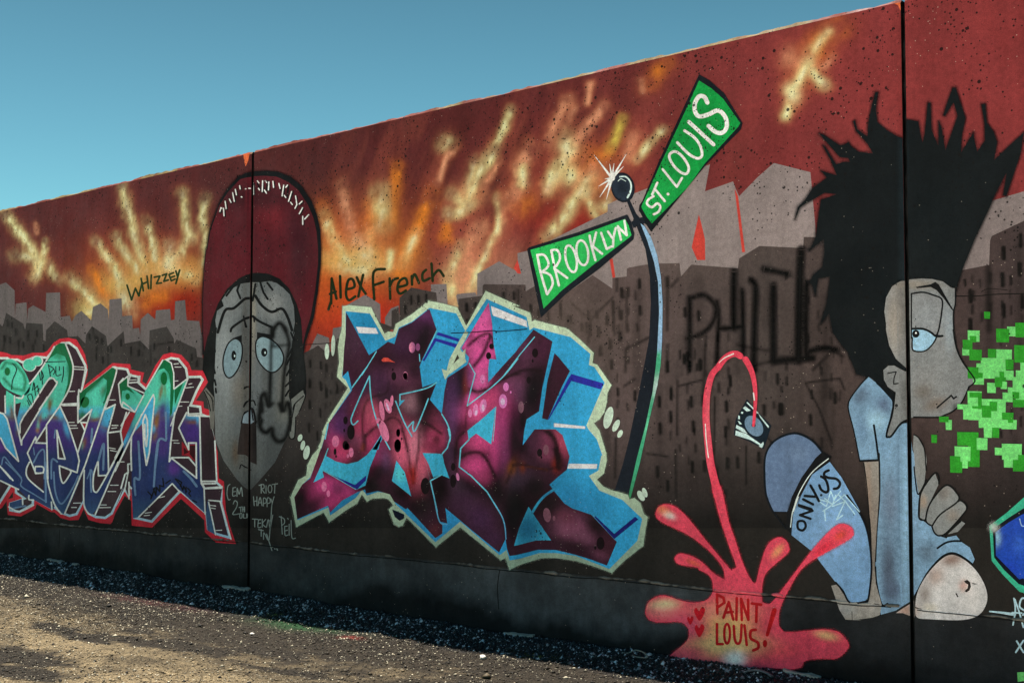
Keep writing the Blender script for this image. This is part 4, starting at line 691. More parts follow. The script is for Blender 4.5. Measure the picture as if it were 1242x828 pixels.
part('mouth', [coat([Poly(F4('408,185 430,95 450,68 512,35 535,90 548,200 552,560 500,538 440,470 372,465 385,330'))], (46, 38, 38), [('b', 300, 545, 8, 20, 0, (58, 46, 44), .7), ('b', 310, 530, 4, 30, 0, (26, 22, 24), .9)], 3), coat([Poly(F4('418,172 430,105 455,72 505,50 520,90 530,160 495,185 450,178'))], (128, 142, 154)), coat(lines(F4, '408,180 430,95 455,65 512,38 538,110 545,180;395,598 410,560 450,590 500,610', 1.3)+lines(F4, '505,50 520,150', 1.6), (14, 14, 17))], FACE)

# ---- white handwritten names at the foot of the wall
level(5)
NAMES = [('white_name', 'CEM', '300,130 280,150 272,220 285,272 302,270;328,162 325,235 352,233;328,163 352,158;328,200 350,196;365,242 367,165 385,222 405,160 416,240;330,312 345,282 368,300 360,345 325,408 382,404;385,345 410,340;398,345 400,385;415,340 415,385;430,340 430,385;415,362 430,362;395,402 410,402 410,440 392,440 392,402;425,405 425,440 445,440 445,405'),
 ('white_name', 'RIOT', '590,212 590,130;570,140 612,132 616,165 595,172 622,212;635,142 635,212;632,85 637,95;692,132 742,125;718,130 714,212'),
 ('white_name', 'HAPPY', '518,245 525,328;550,245 550,328;522,288 552,284;560,328 580,252 598,328;566,302 594,300;610,332 612,260 635,268 635,300 612,308;645,338 648,258 672,266 672,300 648,308;680,265 692,300;710,245 690,320 682,430 664,645'),
 ('white_name', 'TEKAY', '508,452 558,455;530,455 530,525;565,460 560,528 588,526;563,492 585,490;565,460 587,458;600,455 600,528;632,455 602,496 634,528;640,528 656,458 668,528;670,465 682,500;698,415 675,535;565,550 610,560;590,550 590,612;612,640 615,580 650,645;655,650 640,590 672,690 690,745;690,710 698,714;714,728 720,730;735,728 742,742'),
 ('white_name', 'PEIL', '776,428 786,592;758,430 802,450 806,490 780,512;808,520 812,602 838,600;810,562 834,556;808,522 832,518;850,500 850,602;836,445 842,455;868,465 875,622 908,630')]
L0 = Level.z
for nme, wd_, rows in NAMES:
    Level.z = L0; ex = [S(ell(*F5('672,172')[0], 18/7.667, 36/7.667), 1.1, False, True)] if wd_ == 'RIOT' else []
    part(nme, [coat(lines(F5, rows, 1.15)+ex, (128, 138, 136))], WALL, 'small grey-white handwriting reading '+wd_+' low on the wall')
# ---- middle letters
level(7)
CRM = (180, 196, 174)
cream = G1('545,135 610,125 830,145 965,412 1000,390 1055,395 1080,312 1242,215')+G2('330,163 470,190 620,230 710,418 905,65 1242,215')+G3('100,8 270,75 285,110 290,165 320,150 650,235 790,360 915,480 900,580 950,600 1090,800')+G6('1090,60 1050,140 1045,230 1020,330 970,400 915,438 970,510 1010,640 1040,740')+G10('1045,110 1015,240 945,300 1010,370 1100,410 1200,435')+G11('830,8 925,40 940,85 990,70 1050,120 1085,230 1125,265 1105,370 1080,550 900,690 765,822 600,760 400,700 200,670 60,672')+G9('1242,700 1145,752 1105,630 1057,652 650,322 405,522 120,235')+G7('1185,720 1150,800 1110,815 1060,785 1010,640 1055,600 1008,540 960,525 850,530 790,562 738,490 690,580 560,660 410,770 355,670 80,818 20,520 100,345 180,300 190,200 240,100 310,20')+G4('300,800 330,740 345,640 400,520 600,205 585,195 490,100 500,0')+G1('490,820 510,700 500,540 515,440 535,370')
BF = [('b', 455, 380, 30, 30, 0, (32, 126, 170), .8), ('b', 440, 400, 20, 30, 0, (30, 116, 160), .6), ('b', 600, 380, 60, 18, 20, (36, 128, 172), .7), ('b', 690, 610, 50, 30, 10, (40, 122, 170), .7), ('b', 640, 640, 20, 30, 0, (38, 108, 140), .8), ('b', 660, 590, 30, 14, -30, (36, 112, 148), .7), ('b', 420, 625, 60, 20, -30, (36, 104, 150), .8), ('b', 560, 650, 60, 40, 40, (46, 124, 180), .5), ('b', 430, 560, 20, 10, 0, (84, 184, 228), .5)]
blue = G1('575,185 820,210 975,482 1075,440 1110,350 1242,290')+G2('340,235 610,290 702,468 915,145 1242,290')+G3('0,10 240,120 270,252 310,225 680,320 880,490 865,600 920,620 1025,780')+G6('1025,30 840,460 860,500 945,600 1000,760')+G10('990,60 960,210 865,262 970,410 1200,500')+G11('640,0 870,90 1070,280 1020,500 740,782 400,650 200,622 40,622')+G9('1242,640 1145,655 1115,550 1045,602 650,265 400,472 105,190')+G7('1180,680 1080,590 1050,540 1030,480 900,465 790,502 742,440 680,522 420,702 400,622 90,748 60,520 140,390 220,320 270,190 330,20')+G4('330,820 400,570 625,235 575,130 540,100 540,0')+G1('545,820 560,560 575,450')
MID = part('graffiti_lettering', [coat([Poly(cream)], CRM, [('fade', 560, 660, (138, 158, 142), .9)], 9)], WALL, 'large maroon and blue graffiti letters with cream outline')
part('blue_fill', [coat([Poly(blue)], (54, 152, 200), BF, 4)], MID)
mega = G1('580,195 700,420 810,625 880,580 1000,490 1065,515 1110,360 1242,298')+G2('340,245 415,460 340,600 260,770 240,830')+G5('240,60 270,285 415,235 345,410 465,552 490,330 520,190 720,60')+G2('735,760 740,730 660,640 935,182 970,400 985,600 1012,752 942,745')+G5('930,100 930,240')+G3('0,610 130,470 150,440 310,245 500,365 400,828')+G6('410,0 365,320 240,400 215,520 200,660 320,500 530,500 600,560 670,770')+G10('672,62 645,200 560,270 470,350 512,410 620,540 700,590 890,652')+G11('560,240 815,510 715,748 560,690 400,640 200,592 20,590')+G9('1200,605 1145,610 1120,540 1105,440 1040,575 800,380 500,130 520,285 440,265 470,300 470,385 400,432 215,230 120,130')+G7('1180,640 1060,560 1020,490 900,455 780,482 770,440 690,470 540,550 420,672 400,602 90,740 60,520 140,390 220,330 330,20')+G4('330,828 400,570 500,430 640,230 600,40 540,100')+G1('545,820 560,560 575,430')
slab = G3('520,480 560,520 675,660 590,828')+G6('560,150 450,405 395,390 450,10')
BLKP = (20, 12, 17); HP = (205, 84, 148)
def q(reg, x, y, rx, ry, ang, rgb, k, s=8.28): c = reg('%f,%f' % (x, y))[0]; return ('b', c[0], c[1], rx, ry, ang, rgb, k)
PF = [q(G1, 680, 480, 22, 26, 20, (70, 40, 62), .8), q(G1, 600, 780, 14, 12, 0, (62, 32, 50), .7), q(G1, 1150, 560, 14, 16, 0, (58, 30, 58), .8), q(G1, 980, 700, 22, 8, 20, (48, 22, 36), .8), q(G2, 310, 320, 14, 8, 40, (104, 50, 100), .9), q(G2, 230, 430, 20, 12, 60, (84, 40, 82), .6), q(G2, 270, 560, 10, 26, 20, BLKP, .95), q(G2, 150, 480, 16, 14, 0, (44, 22, 40), .8), q(G2, 60, 560, 14, 14, 0, (74, 38, 68), .6), q(G2, 90, 740, 20, 9, 0, (56, 26, 46), .7),
      q(G5, 60, 180, 24, 14, 0, (104, 56, 82), .75), q(G5, 190, 120, 10, 12, 0, (40, 20, 32), .8), q(G5, 150, 440, 12, 12, 0, (150, 108, 122), .85), q(G5, 290, 380, 10, 16, 30, (32, 16, 22), .85), q(G5, 330, 540, 10, 20, 0, (26, 12, 18), .85), q(G5, 420, 640, 12, 16, 0, (120, 50, 76), .7), q(G5, 340, 720, 16, 10, 0, (44, 18, 28), .8), q(G4, 500, 360, 16, 24, 30, (74, 40, 84), .7), q(G4, 680, 500, 9, 16, 10, (22, 12, 24), .95), q(G4, 720, 360, 14, 24, 25, (110, 46, 74), .7), q(G4, 920, 160, 14, 18, 0, (78, 44, 76), .7), q(G4, 850, 520, 11, 18, 0, (200, 86, 118), .9), q(G4, 800, 420, 8, 14, 0, (170, 76, 100), .8), q(G4, 470, 740, 9, 12, 0, (206, 70, 122), .95), q(G4, 440, 640, 12, 18, 20, (128, 50, 102), .7), q(G4, 520, 590, 10, 14, 0, (92, 52, 104), .8), q(G4, 720, 640, 9, 20, 0, (184, 70, 106), .85), q(G4, 850, 760, 14, 16, 30, (196, 70, 112), .9), q(G4, 700, 740, 10, 10, 0, (120, 70, 96), .6), q(G4, 1090, 560, 12, 14, 0, (140, 64, 84), .75), q(G4, 1180, 740, 12, 20, 0, (196, 84, 118), .85), q(G4, 930, 720, 8, 20, -25, (120, 40, 70), .6), q(G4, 1000, 250, 14, 10, 0, (56, 26, 48), .7), q(G4, 760, 200, 8, 16, 20, (50, 26, 60), .7),
      q(G7, 200, 470, 16, 16, 0, (150, 48, 96), .85), q(G7, 380, 400, 18, 12, 20, (196, 64, 126), .95), q(G7, 560, 450, 20, 9, 30, (186, 70, 128), .9), q(G7, 450, 560, 18, 10, -30, (182, 60, 116), .85), q(G7, 500, 430, 8, 7, 0, (110, 44, 82), .8), q(G7, 250, 250, 10, 20, 20, (110, 36, 66), .8), q(G7, 120, 540, 11, 22, 10, (14, 8, 12), .97), q(G7, 180, 620, 20, 8, -20, (50, 20, 34), .8), q(G7, 540, 80, 12, 10, 0, (204, 72, 116), .9), q(G7, 700, 80, 9, 10, 0, (90, 40, 60), .7), q(G7, 480, 140, 12, 7, 0, (170, 64, 108), .7), q(G7, 900, 60, 10, 16, 20, (110, 50, 86), .7), q(G7, 960, 150, 9, 14, 0, (112, 70, 110), .7), q(G7, 860, 160, 9, 18, 15, (150, 52, 98), .7), q(G7, 890, 270, 13, 13, 0, (28, 12, 20), .9), q(G7, 850, 400, 14, 12, 0, (22, 10, 14), .95), q(G7, 970, 360, 10, 10, 0, (70, 28, 50), .6), q(G7, 1150, 470, 14, 10, 20, (26, 14, 18), .9), q(G7, 1170, 100, 12, 18, 0, (200, 96, 124), .8),
      q(G8, 80, 200, 12, 22, 0, (206, 96, 126), .85), q(G8, 200, 180, 9, 24, 0, (226, 126, 148), .85), q(G8, 240, 440, 9, 20, 0, (222, 110, 134), .95), q(G8, 170, 470, 8, 14, 0, (190, 52, 52), .8), q(G8, 300, 300, 10, 18, 0, (206, 92, 120), .85), q(G8, 420, 100, 13, 14, 0, (200, 76, 118), .8), q(G8, 410, 110, 6, 8, 0, (60, 20, 30), .85), q(G8, 370, 180, 12, 7, 0, (120, 44, 70), .7), q(G8, 220, 620, 10, 12, 0, (150, 62, 84), .7), q(G8, 450, 600, 16, 26, 0, (22, 12, 14), .95), q(G8, 560, 200, 8, 30, 0, (72, 46, 72), .9), q(G8, 600, 60, 8, 12, 0, (92, 56, 92), .7), q(G8, 650, 120, 9, 22, 10, (16, 10, 14), .95), q(G8, 640, 560, 10, 24, -15, (84, 56, 78), .75), q(G8, 690, 640, 14, 18, 0, (62, 40, 58), .7), q(G8, 700, 760, 20, 14, 0, (70, 40, 64), .7), q(G8, 780, 560, 24, 12, 35, (30, 18, 26), .85),
      q(G5, 620, 250, 12, 22, 10, (22, 14, 22), .95), q(G5, 730, 190, 5, 20, 8, (128, 44, 18), .85), q(G5, 560, 350, 10, 26, 0, (78, 46, 84), .8), q(G5, 590, 560, 12, 18, 0, (96, 56, 100), .85), q(G5, 690, 680, 9, 14, 30, (18, 10, 14), .95), q(G5, 760, 160, 6, 16, 0, (92, 56, 110), .8), q(G5, 860, 120, 11, 26, 0, (206, 92, 152), .95), q(G5, 850, 250, 10, 8, 0, (214, 92, 156), .9), q(G5, 760, 400, 6, 8, 20, (214, 86, 156), .9), q(G5, 820, 520, 20, 16, -30, (214, 82, 138), .95), q(G5, 960, 380, 18, 8, -40, (196, 70, 122), .85), q(G5, 1030, 500, 8, 26, 0, (190, 70, 116), .8), q(G5, 1080, 640, 12, 20, 0, (140, 60, 110), .85), q(G5, 1150, 330, 16, 18, 0, (92, 48, 78), .7),
      q(G2, 870, 360, 13, 26, 25, (206, 92, 156), .98), q(G2, 900, 480, 13, 12, 0, (204, 86, 152), .95), q(G2, 710, 610, 8, 6, -40, (210, 88, 160), .95), q(G2, 800, 660, 11, 12, 0, (204, 88, 150), .95), q(G2, 860, 760, 12, 14, 0, (204, 82, 150), .95), q(G2, 960, 640, 8, 14, 0, (204, 82, 150), .95),
      q(G3, 250, 560, 16, 20, 20, (92, 50, 76), .7), q(G3, 420, 420, 8, 16, 20, (72, 34, 58), .7), q(G3, 200, 420, 10, 12, 0, (88, 46, 78), .6), q(G3, 130, 780, 12, 10, 0, (120, 64, 92), .7), q(G3, 340, 740, 14, 18, 0, (38, 20, 28), .85),
      q(G6, 120, 130, 18, 20, 0, (98, 58, 88), .8), q(G6, 300, 150, 12, 28, 10, (18, 12, 18), .95), q(G6, 40, 420, 12, 34, 0, (176, 64, 120), .9), q(G6, 120, 480, 10, 30, 0, (60, 28, 52), .8), q(G6, 200, 420, 5, 16, 0, (16, 8, 12), .9), q(G6, 180, 680, 14, 10, 0, (10, 6, 9), .95), q(G6, 590, 620, 8, 20, -20, (164, 70, 96), .9), q(G6, 430, 620, 10, 14, 0, (130, 60, 90), .8), q(G6, 330, 640, 12, 14, 0, (80, 40, 64), .7), q(G6, 60, 740, 10, 14, 0, (140, 56, 104), .8),
      q(G8, 860, 120, 22, 14, 0, (198, 74, 128), .95), q(G8, 800, 370, 18, 13, 0, (196, 72, 130), .95), q(G8, 880, 480, 12, 10, 30, (160, 60, 104), .8), q(G8, 1000, 180, 7, 30, 0, (180, 66, 122), .85), q(G8, 1100, 200, 10, 40, 0, (110, 50, 90), .7), q(G8, 1190, 200, 8, 50, 0, (16, 10, 14), .9), q(G8, 1030, 600, 12, 20, 0, (20, 12, 14), .9), q(G8, 1160, 420, 7, 16, 20, (100, 52, 24), .8), q(G8, 1200, 560, 8, 12, 0, (62, 46, 62), .8),
      q(G10, 180, 300, 18, 15, 0, (72, 52, 70), .85), q(G10, 440, 60, 10, 8, 0, (130, 66, 92), .7), q(G10, 150, 560, 22, 26, 0, (16, 12, 13), .95), q(G10, 330, 380, 16, 14, 0, (22, 14, 16), .9), q(G10, 200, 180, 4, 7, 0, (104, 46, 26), .9), q(G10, 90, 190, 5, 8, 0, (112, 62, 24), .8), q(G10, 540, 150, 6, 10, 0, (130, 40, 24), .8), q(G10, 440, 560, 16, 14, 30, (34, 22, 24), .85), q(G10, 560, 700, 12, 10, 0, (60, 36, 50), .7),
      q(G11, 380, 380, 22, 17, 20, (134, 78, 104), .95), q(G11, 470, 470, 16, 12, 20, (116, 70, 92), .8), q(G11, 300, 260, 14, 10, 30, (104, 52, 70), .7), q(G11, 600, 350, 16, 10, 45, (28, 14, 18), .9), q(G11, 720, 560, 10, 18, 20, (66, 32, 44), .8), q(G11, 400, 560, 30, 8, 15, (40, 20, 28), .8), q(G11, 150, 120, 12, 14, 40, (34, 20, 26), .9), q(G11, 640, 640, 12, 6, 20, (100, 56, 76), .8),
      q(G9, 250, 100, 16, 16, 0, (30, 18, 22), .85), q(G9, 400, 360, 8, 10, 0, (92, 40, 50), .8), q(G9, 850, 240, 18, 16, 30, (72, 40, 72), .8), q(G9, 980, 430, 12, 12, 30, (70, 38, 68), .7), q(G9, 1180, 250, 10, 30, 0, (14, 10, 14), .9), q(G9, 640, 80, 8, 10, 0, (66, 38, 60), .8)]
dks = [(G2, '730,612 830,530 930,490 975,545 972,640', 4.6), (G2, '950,520 900,650 850,740 790,815', 5.5), (G3, '0,742 80,700 200,655 300,648 392,662', 3.6), (G5, '1242,152 1150,175 1040,230 900,310', 3.4), (G5, '755,310 820,330 905,310', 5.2), (G4, '755,790 745,600 755,430 800,330 905,278', 2.8), (G4, '780,690 840,630 890,595', 4), (G4, '770,680 770,828', 4.4), (G4, '970,550 1045,505 1120,550 1165,680 1195,828', 2.8), (G8, '60,0 120,200 150,400 178,545', 3), (G8, '240,0 230,200 200,400 178,545', 3), (G8, '658,285 740,240 850,240 930,330 1000,480', 5.2), (G8, '610,420 600,260 625,100 690,30', 4), (G10, '110,155 200,150 420,200 600,160', 3.4), (G10, '530,0 545,90 560,190', 7.6), (G6, '430,510 520,600 575,828', 7.2), (G10, '40,330 70,260 110,150', 3), (G4, '1010,150 990,250 900,300', 1.6), (G5, '260,640 330,660 460,750', 4), (G5, '720,480 700,700', 2)]
PF += [('s', smooth(r(t), 4) if len(r(t)) > 2 else r(t), w_*.8, 1.5, (30, 14, 18), .93) for r, t, w_ in dks]
PF += [('s', G2('700,640 760,560 900,500'), .8, 1, (110, 40, 30), .4), ('s', G8('175,400 180,540'), 2, 1.5, (170, 46, 36), .8), ('s', G4('740,828 750,780'), 3, 2, (130, 60, 20), .7), ('s', G10('250,170 450,205'), 1.2, 1.2, (94, 44, 20), .8)]
part('maroon_fill', [coat([Poly(mega), Poly(slab)], (60, 30, 46), PF, 2.2)], MID)
ov = [G8('270,240 400,245 470,252 490,350 542,496 455,460 380,485 330,350'), G7('1085,150 1170,270 1235,510 1150,440 1040,355 1065,240'), G7('400,30 380,105 480,160 590,186 700,160 790,95 850,20')+G4('930,680 945,720')+G7('905,5 870,100 820,220 775,400 690,440 660,420 360,250 345,265 358,318 250,372 310,240'), G5('1005,480 860,610 722,720 735,820')+G8('735,105 810,45 962,155'), G10('260,572 330,680')+[(668.7, 654.8), (650, 655), (627, 661), (623.7, 661.6), (630, 640)], G4('940,680 905,828 845,828'), G5('40,420 95,412 35,478')]
L0 = Level.z
for o in [Poly(o_) for o_ in ov]+[S(G10('300,628 350,545 420,465 512,402'), 3)]: Level.z = L0; part('blue_shape', [coat([o], (66, 172, 218), [('b', 640, 640, 22, 26, 0, (34, 100, 134), 1), ('b', 665, 600, 14, 14, 0, (44, 112, 150), .9), ('b', 405, 575, 20, 10, 0, (74, 180, 226), .8), ('b', 485, 575, 8, 10, 0, (96, 200, 236), .9)], 5)], MID)
lin_ = lines(G5, '45,358 200,325 330,288 412,238;45,358 45,420;330,400 260,580 195,722 172,690 180,630 122,692;0,420 85,630 165,778;465,555 520,650 550,750 545,828', 1.6)+lines(G5, '740,45 800,150 760,300 720,472 960,290', 1.3, False)+lines(G3, '320,320 170,500 0,722', 1.2, False)+lines(G5, '1230,0 1100,160 960,290', 1.4)+lines(G8, '530,0 550,90 520,190 470,248;740,105 655,195 640,380 760,470 920,630 1040,825', 1.6, False)+lines(G8, '275,240 350,520 420,828', .1)+lines(G8, '460,460 350,520 420,828', 1.5, False)+lines(G9, '385,0 440,260 520,292;940,0 1080,240 1110,440', 1.5)+lines(G4, '700,540 655,578 632,545 640,490 720,300 815,90;815,90 830,300 870,480 930,650 1020,825;790,0 640,205;400,570 370,720', 1.6)+lines(G2, '240,700 245,770;415,460 275,770', 1.2, False)+lines(G1, '885,590 740,825', 1.2, False)+lines(G11, '580,250 800,490', 1.2, False)+lines(G7, '350,250 680,440;400,30 350,160', 1, False)+lines(G5, '1010,480 980,828', .8, False)
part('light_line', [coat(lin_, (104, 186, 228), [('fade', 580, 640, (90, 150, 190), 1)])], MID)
spots = [(G4, 940, 440, 24, 100, -8), (G4, 1000, 392, 34, 74, -18), (G4, 1040, 340, 16, 58, 4), (G4, 960, 640, 42, 112, -18), (G4, 905, 540, 25, 30, 0), (G4, 1175, 90, 24, 36, 0), (G4, 475, 745, 36, 60, 0), (G7, 360, 412, 26, 50, 0), (G7, 402, 482, 18, 34, 0), (G7, 632, 70, 24, 48, 0), (G7, 598, 105, 12, 20, 0), (G5, 100, 168, 24, 40, 0), (G5, 1110, 282, 28, 44, 0), (G5, 1080, 425, 42, 72, 0), (G5, 750, 545, 20, 44, 0), (G5, 805, 512, 28, 64, 0), (G5, 880, 472, 34, 70, 10), (G5, 875, 205, 26, 46, 0), (G2, 168, 632, 32, 54, 0), (G2, 225, 628, 22, 38, 0), (G6, 185, 278, 28, 60, 0), (G6, 435, 705, 28, 52, 0), (G11, 115, 242, 38, 72, -8), (G11, 185, 275, 13, 26, 0), (G6, 82, 128, 8, 14, 0), (G8, 625, 480, 16, 40, -10)]
def spot_col(): return [('h', [(350, (232, 110, 156)), (470, (238, 118, 154)), (498, (232, 126, 160)), (502, (128, 70, 112)), (512, (134, 74, 118)), (520, (190, 110, 150)), (566, (236, 124, 172)), (618, (238, 120, 186)), (628, (122, 84, 102)), (690, (124, 78, 92))])]
L0 = Level.z
for r, x, y, a, b, g in spots: Level.z = L0; part('pink_spot', [coat([E(r, 8.28, x, y, a, b, g)], (230, 110, 150), spot_col(), 5)], MID)
part('spot_glow', [coat([E(r, 8.28, x, y, a, b, g) for r, x, y, a, b, g in ((G5, 1078, 430, 22, 34, 0), (G5, 810, 540, 12, 26, 10), (G5, 880, 490, 14, 34, 0), (G4, 1000, 400, 10, 44, -18))], (250, 176, 208))], MID)
bsp = [(G3, 326, 480, 30, 46), (G3, 302, 560, 10, 18), (G3, 262, 752, 22, 34), (G4, 575, 535, 22, 40), (G4, 630, 652, 38, 76), (G4, 575, 785, 30, 46), (G4, 1060, 92, 24, 42), (G4, 1050, 25, 8, 14), (G4, 1104, 660, 20, 40), (G4, 1138, 720, 7, 14), (G4, 1100, 780, 32, 52), (G4, 562, 635, 8, 18), (G8, 25, 40, 18, 34), (G8, 22, 168, 34, 66), (G8, 300, 572, 46, 84), (G8, 580, 522, 30, 66), (G8, 580, 380, 22, 40), (G11, 652, 525, 40, 64), (G11, 600, 570, 12, 18), (G10, 372, 30, 26, 40), (G6, 390, 780, 9, 14), (G7, 470, 62, 14, 32), (G7, 480, 110, 8, 14), (G7, 590, 10, 26, 34), (G2, 935, 715, 26, 36), (G2, 965, 620, 24, 28), (G5, 28, 740, 18, 34)]
L0 = Level.z
for r, x, y, a, b in bsp: Level.z = L0; part('dark_spot', [coat([E(r, 8.28, x, y, a, b)], (26, 12, 18))], MID)
L0 = Level.z
for o in (G1('680,340 880,355 906,412 708,405'), G2('960,215')+G3('240,155 250,222')+G2('975,310'), G6('515,438 830,470 830,496 515,476'), G10('665,140 952,145 945,192 650,190')): Level.z = L0; part('lilac_bar', [coat([Poly(o)], (204, 202, 240))], MID)
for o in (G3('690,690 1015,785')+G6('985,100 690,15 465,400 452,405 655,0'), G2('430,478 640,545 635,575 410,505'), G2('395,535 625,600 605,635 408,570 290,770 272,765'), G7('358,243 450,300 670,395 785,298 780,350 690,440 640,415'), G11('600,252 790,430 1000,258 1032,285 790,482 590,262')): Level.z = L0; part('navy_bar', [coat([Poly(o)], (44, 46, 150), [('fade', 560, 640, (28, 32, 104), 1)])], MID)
part('red_dash', [coat([Poly(G1('935,675 960,650 1000,652 1040,680 1075,700 1010,690 950,692'))], (226, 80, 70))], MID)
crm2 = G2('700,466 735,480 700,560 650,640 672,682 705,642 700,745')+G5('715,30 600,115 530,165 500,212 482,160 465,100 515,118 545,0')+G2('600,640')
part('cream_arrow', [coat([Poly(crm2)], CRM), coat([Poly(G2('625,700 642,738 580,798'))], (64, 58, 52))], MID)
part('loop_fill', [coat([Poly(G7('1045,640 1165,690 1165,728 1120,755 1070,715'))], (22, 26, 44))], MID)
sv = [E(G1, 8.28, 390, 590, 23, 80), E(G1, 8.28, 452, 530, 21, 106, 2), E(F4, 7.667, 955, 312, 21, 34, 18), E(F4, 7.667, 980, 382, 20, 46, 12), E(F4, 7.667, 1015, 448, 29, 66, 10), E(G12, 8.28, 153, 300, 44, 113, 14), E(G12, 8.28, 230, 380, 29, 66, 26), E(G12, 8.28, 270, 462, 24, 42, 26), E(S5, 4.6, 267, 740, 17, 32, -30), E(S5, 4.6, 288, 722, 13, 28, -20)]
L0 = Level.z
for o in sv: Level.z = L0; part('cream_oval', [coat([o], (188, 204, 192))], MID)

# ---- boy with tall black hair
level(7)
BLK2 = (17, 22, 25)
hair = H2('52,420 72,338 120,290 170,212 265,142 225,95 300,118 332,126 305,60')+H1('440,790 355,632 385,650 450,760 492,826 560,800 632,800 612,760 530,752 430,640 320,513 370,530 530,635 580,622 615,600 640,640 720,700 862,715 800,610 690,490 662,395 680,385 700,470 805,548 815,400 850,230 885,100 912,100 890,270 905,400 1000,480 1100,540 1180,570')+H3('30,370 45,250 120,262 135,340 150,405 165,340 185,138 203,140 210,320 255,425 258,262 275,300 303,455 385,225 357,135 300,226 288,220 350,38 372,38 437,240 412,360 408,470 490,335 500,400 516,465 567,390 565,280 543,148 570,146 580,270 625,330 650,400 628,522 828,335 805,480 710,762 688,755 712,605 640,740 600,828')+K6('350,0 300,100 200,310 130,480 88,605')+H4('880,340 600,600 300,700')+H5('300,310 160,300 215,480 215,556 150,510 40,370 5,365')+K4('1128,712 1085,600 1035,540 1002,490 985,390 938,448 972,340 990,196 925,208 912,300 895,245 880,225 900,190')+H2('235,740 250,640 245,552 150,628 190,540 205,420 225,290 330,252 250,242 200,272 130,310 85,340')
BOY = part('painted_boy', [coat([Poly(hair)], BLK2, [('b', 1095, 260, 5, 160, 0, (36, 50, 58), .8), ('b', 1150, 280, 60, 80, 0, (22, 28, 31), .8)], 8)], WALL, 'painted boy with tall spiky black hair in blue clothes')
facb = H4('330,255 440,238 550,230 650,235 760,260 800,290 840,320 888,332 885,480 868,560 870,700 876,828')+H5('668,0 690,140 740,250 825,370 828,405 785,440 770,480 730,560 670,622 600,657 540,674 360,674 290,692 240,745 180,828 150,806 200,620 218,480 160,440 130,385 125,310 165,275 210,275 285,320 305,306 220,220 170,120 145,0')+H4('190,690 172,560 190,420 250,310')
bf = [('b', 1135, 380, 16, 20, 0, (138, 144, 152), .8), ('b', 1085, 390, 10, 40, 0, (146, 136, 128), .7), ('b', 1094, 380, 6, 50, 0, (110, 106, 104), .6), ('b', 1125, 460, 18, 18, 0, (130, 130, 132), .7), ('b', 1120, 475, 12, 10, 0, (106, 98, 92), .7), ('b', 1135, 490, 16, 8, -20, (112, 94, 80), .6), ('b', 1160, 494, 5, 5, -40, (48, 46, 46), .8), ('b', 1152, 400, 6, 26, 0, (142, 152, 162), .7), ('b', 1110, 345, 30, 6, 0, (140, 128, 116), .6), ('b', 1096, 480, 4, 24, 0, (84, 84, 84), .6), ('b', 1100, 410, 3, 100, 0, (96, 92, 90), .6)]
skin = [coat([Poly(facb)], (122, 124, 127), bf, 3)]
bl_ = lines(H4, '886,335 886,480 868,560 868,700 876,828;445,380 445,828', 1.5)+lines(H5, '665,0 690,140 740,250 825,370 825,408 785,440;785,440 770,480 730,560 670,622 600,657 540,674 360,672;335,680 262,716 185,825 150,806 195,650 215,490', 1.8)+lines(H4, '450,382 560,368 660,395 750,440 750,560 720,740 690,810', 1.9)+lines(H4, '448,735 560,735 640,770 690,808 758,806', 2.6)+lines(H5, '350,60 350,150 400,168 460,155 520,90 550,10;520,40 580,48', 1.7)+lines(H5, '540,600 650,505 668,530 690,515', 1.9, False)+lines(H5, '160,335 225,322 208,372 205,418 240,412', 1.4, False)+[Poly(H4('488,315 640,288 685,263 720,290 872,555 852,545 770,430 700,350 640,315 500,328'))]
skin += [coat([Poly(H5('348,5 480,5 540,40 500,120 450,160 400,170 355,150')), Poly(H4('450,740 560,740 640,775 690,815 600,828 450,828'))], (142, 176, 200), [], 3), coat([Poly(H4('452,388 560,376 655,402 742,446 742,560 715,735 690,800 640,765 560,728 452,725'))], (126, 128, 132), [('b', 1125, 385, 14, 16, 0, (138, 142, 148), .8)], 4), coat([E(H5, 6.367, 376, 30, 28, 30)], (14, 16, 20)), coat([E(H5, 6.367, 377, 24, 7, 8)], (210, 218, 220)), coat(bl_, (15, 16, 18))]
part('face', skin, BOY)
sh = J3('230,45 195,75 160,120 75,240 65,320 110,500 160,750 325,740')+J4('172,60 170,300 150,600 140,828')+J5('140,300 150,430 190,590 175,670 300,635 430,548 465,490 540,350 640,235 710,195 770,200 840,240 890,280 908,240 870,150 795,100')+J4('795,668 765,630 690,645 575,560 475,495 478,320 440,0')+J3('600,660 580,480 545,425 500,440 430,530 400,550 385,520 440,255 300,100')
SB = (120, 150, 178)
shf = [('b', 1045, 480, 10, 12, 40, (92, 110, 132), .7), ('b', 1072, 492, 10, 12, 0, (90, 106, 132), .7), ('b', 1062, 510, 14, 12, 0, (150, 184, 214), .8), ('b', 1045, 520, 8, 20, 0, (106, 134, 164), .6), ('b', 1072, 540, 8, 14, 0, (116, 148, 178), .6), ('b', 1080, 610, 11, 34, 0, (104, 120, 142), .7), ('b', 1078, 690, 9, 40, 0, (86, 98, 118), .8), ('b', 1083, 715, 12, 14, 0, (84, 96, 118), .7), ('b', 1098, 620, 3, 100, 0, (140, 176, 206), .7), ('b', 1090, 580, 3, 80, 0, (94, 118, 142), .6), ('b', 1125, 670, 12, 12, 0, (96, 116, 136), .7), ('b', 1120, 640, 10, 14, 0, (128, 160, 190), .6), ('b', 1160, 660, 20, 8, 30, (120, 154, 186), .5)]
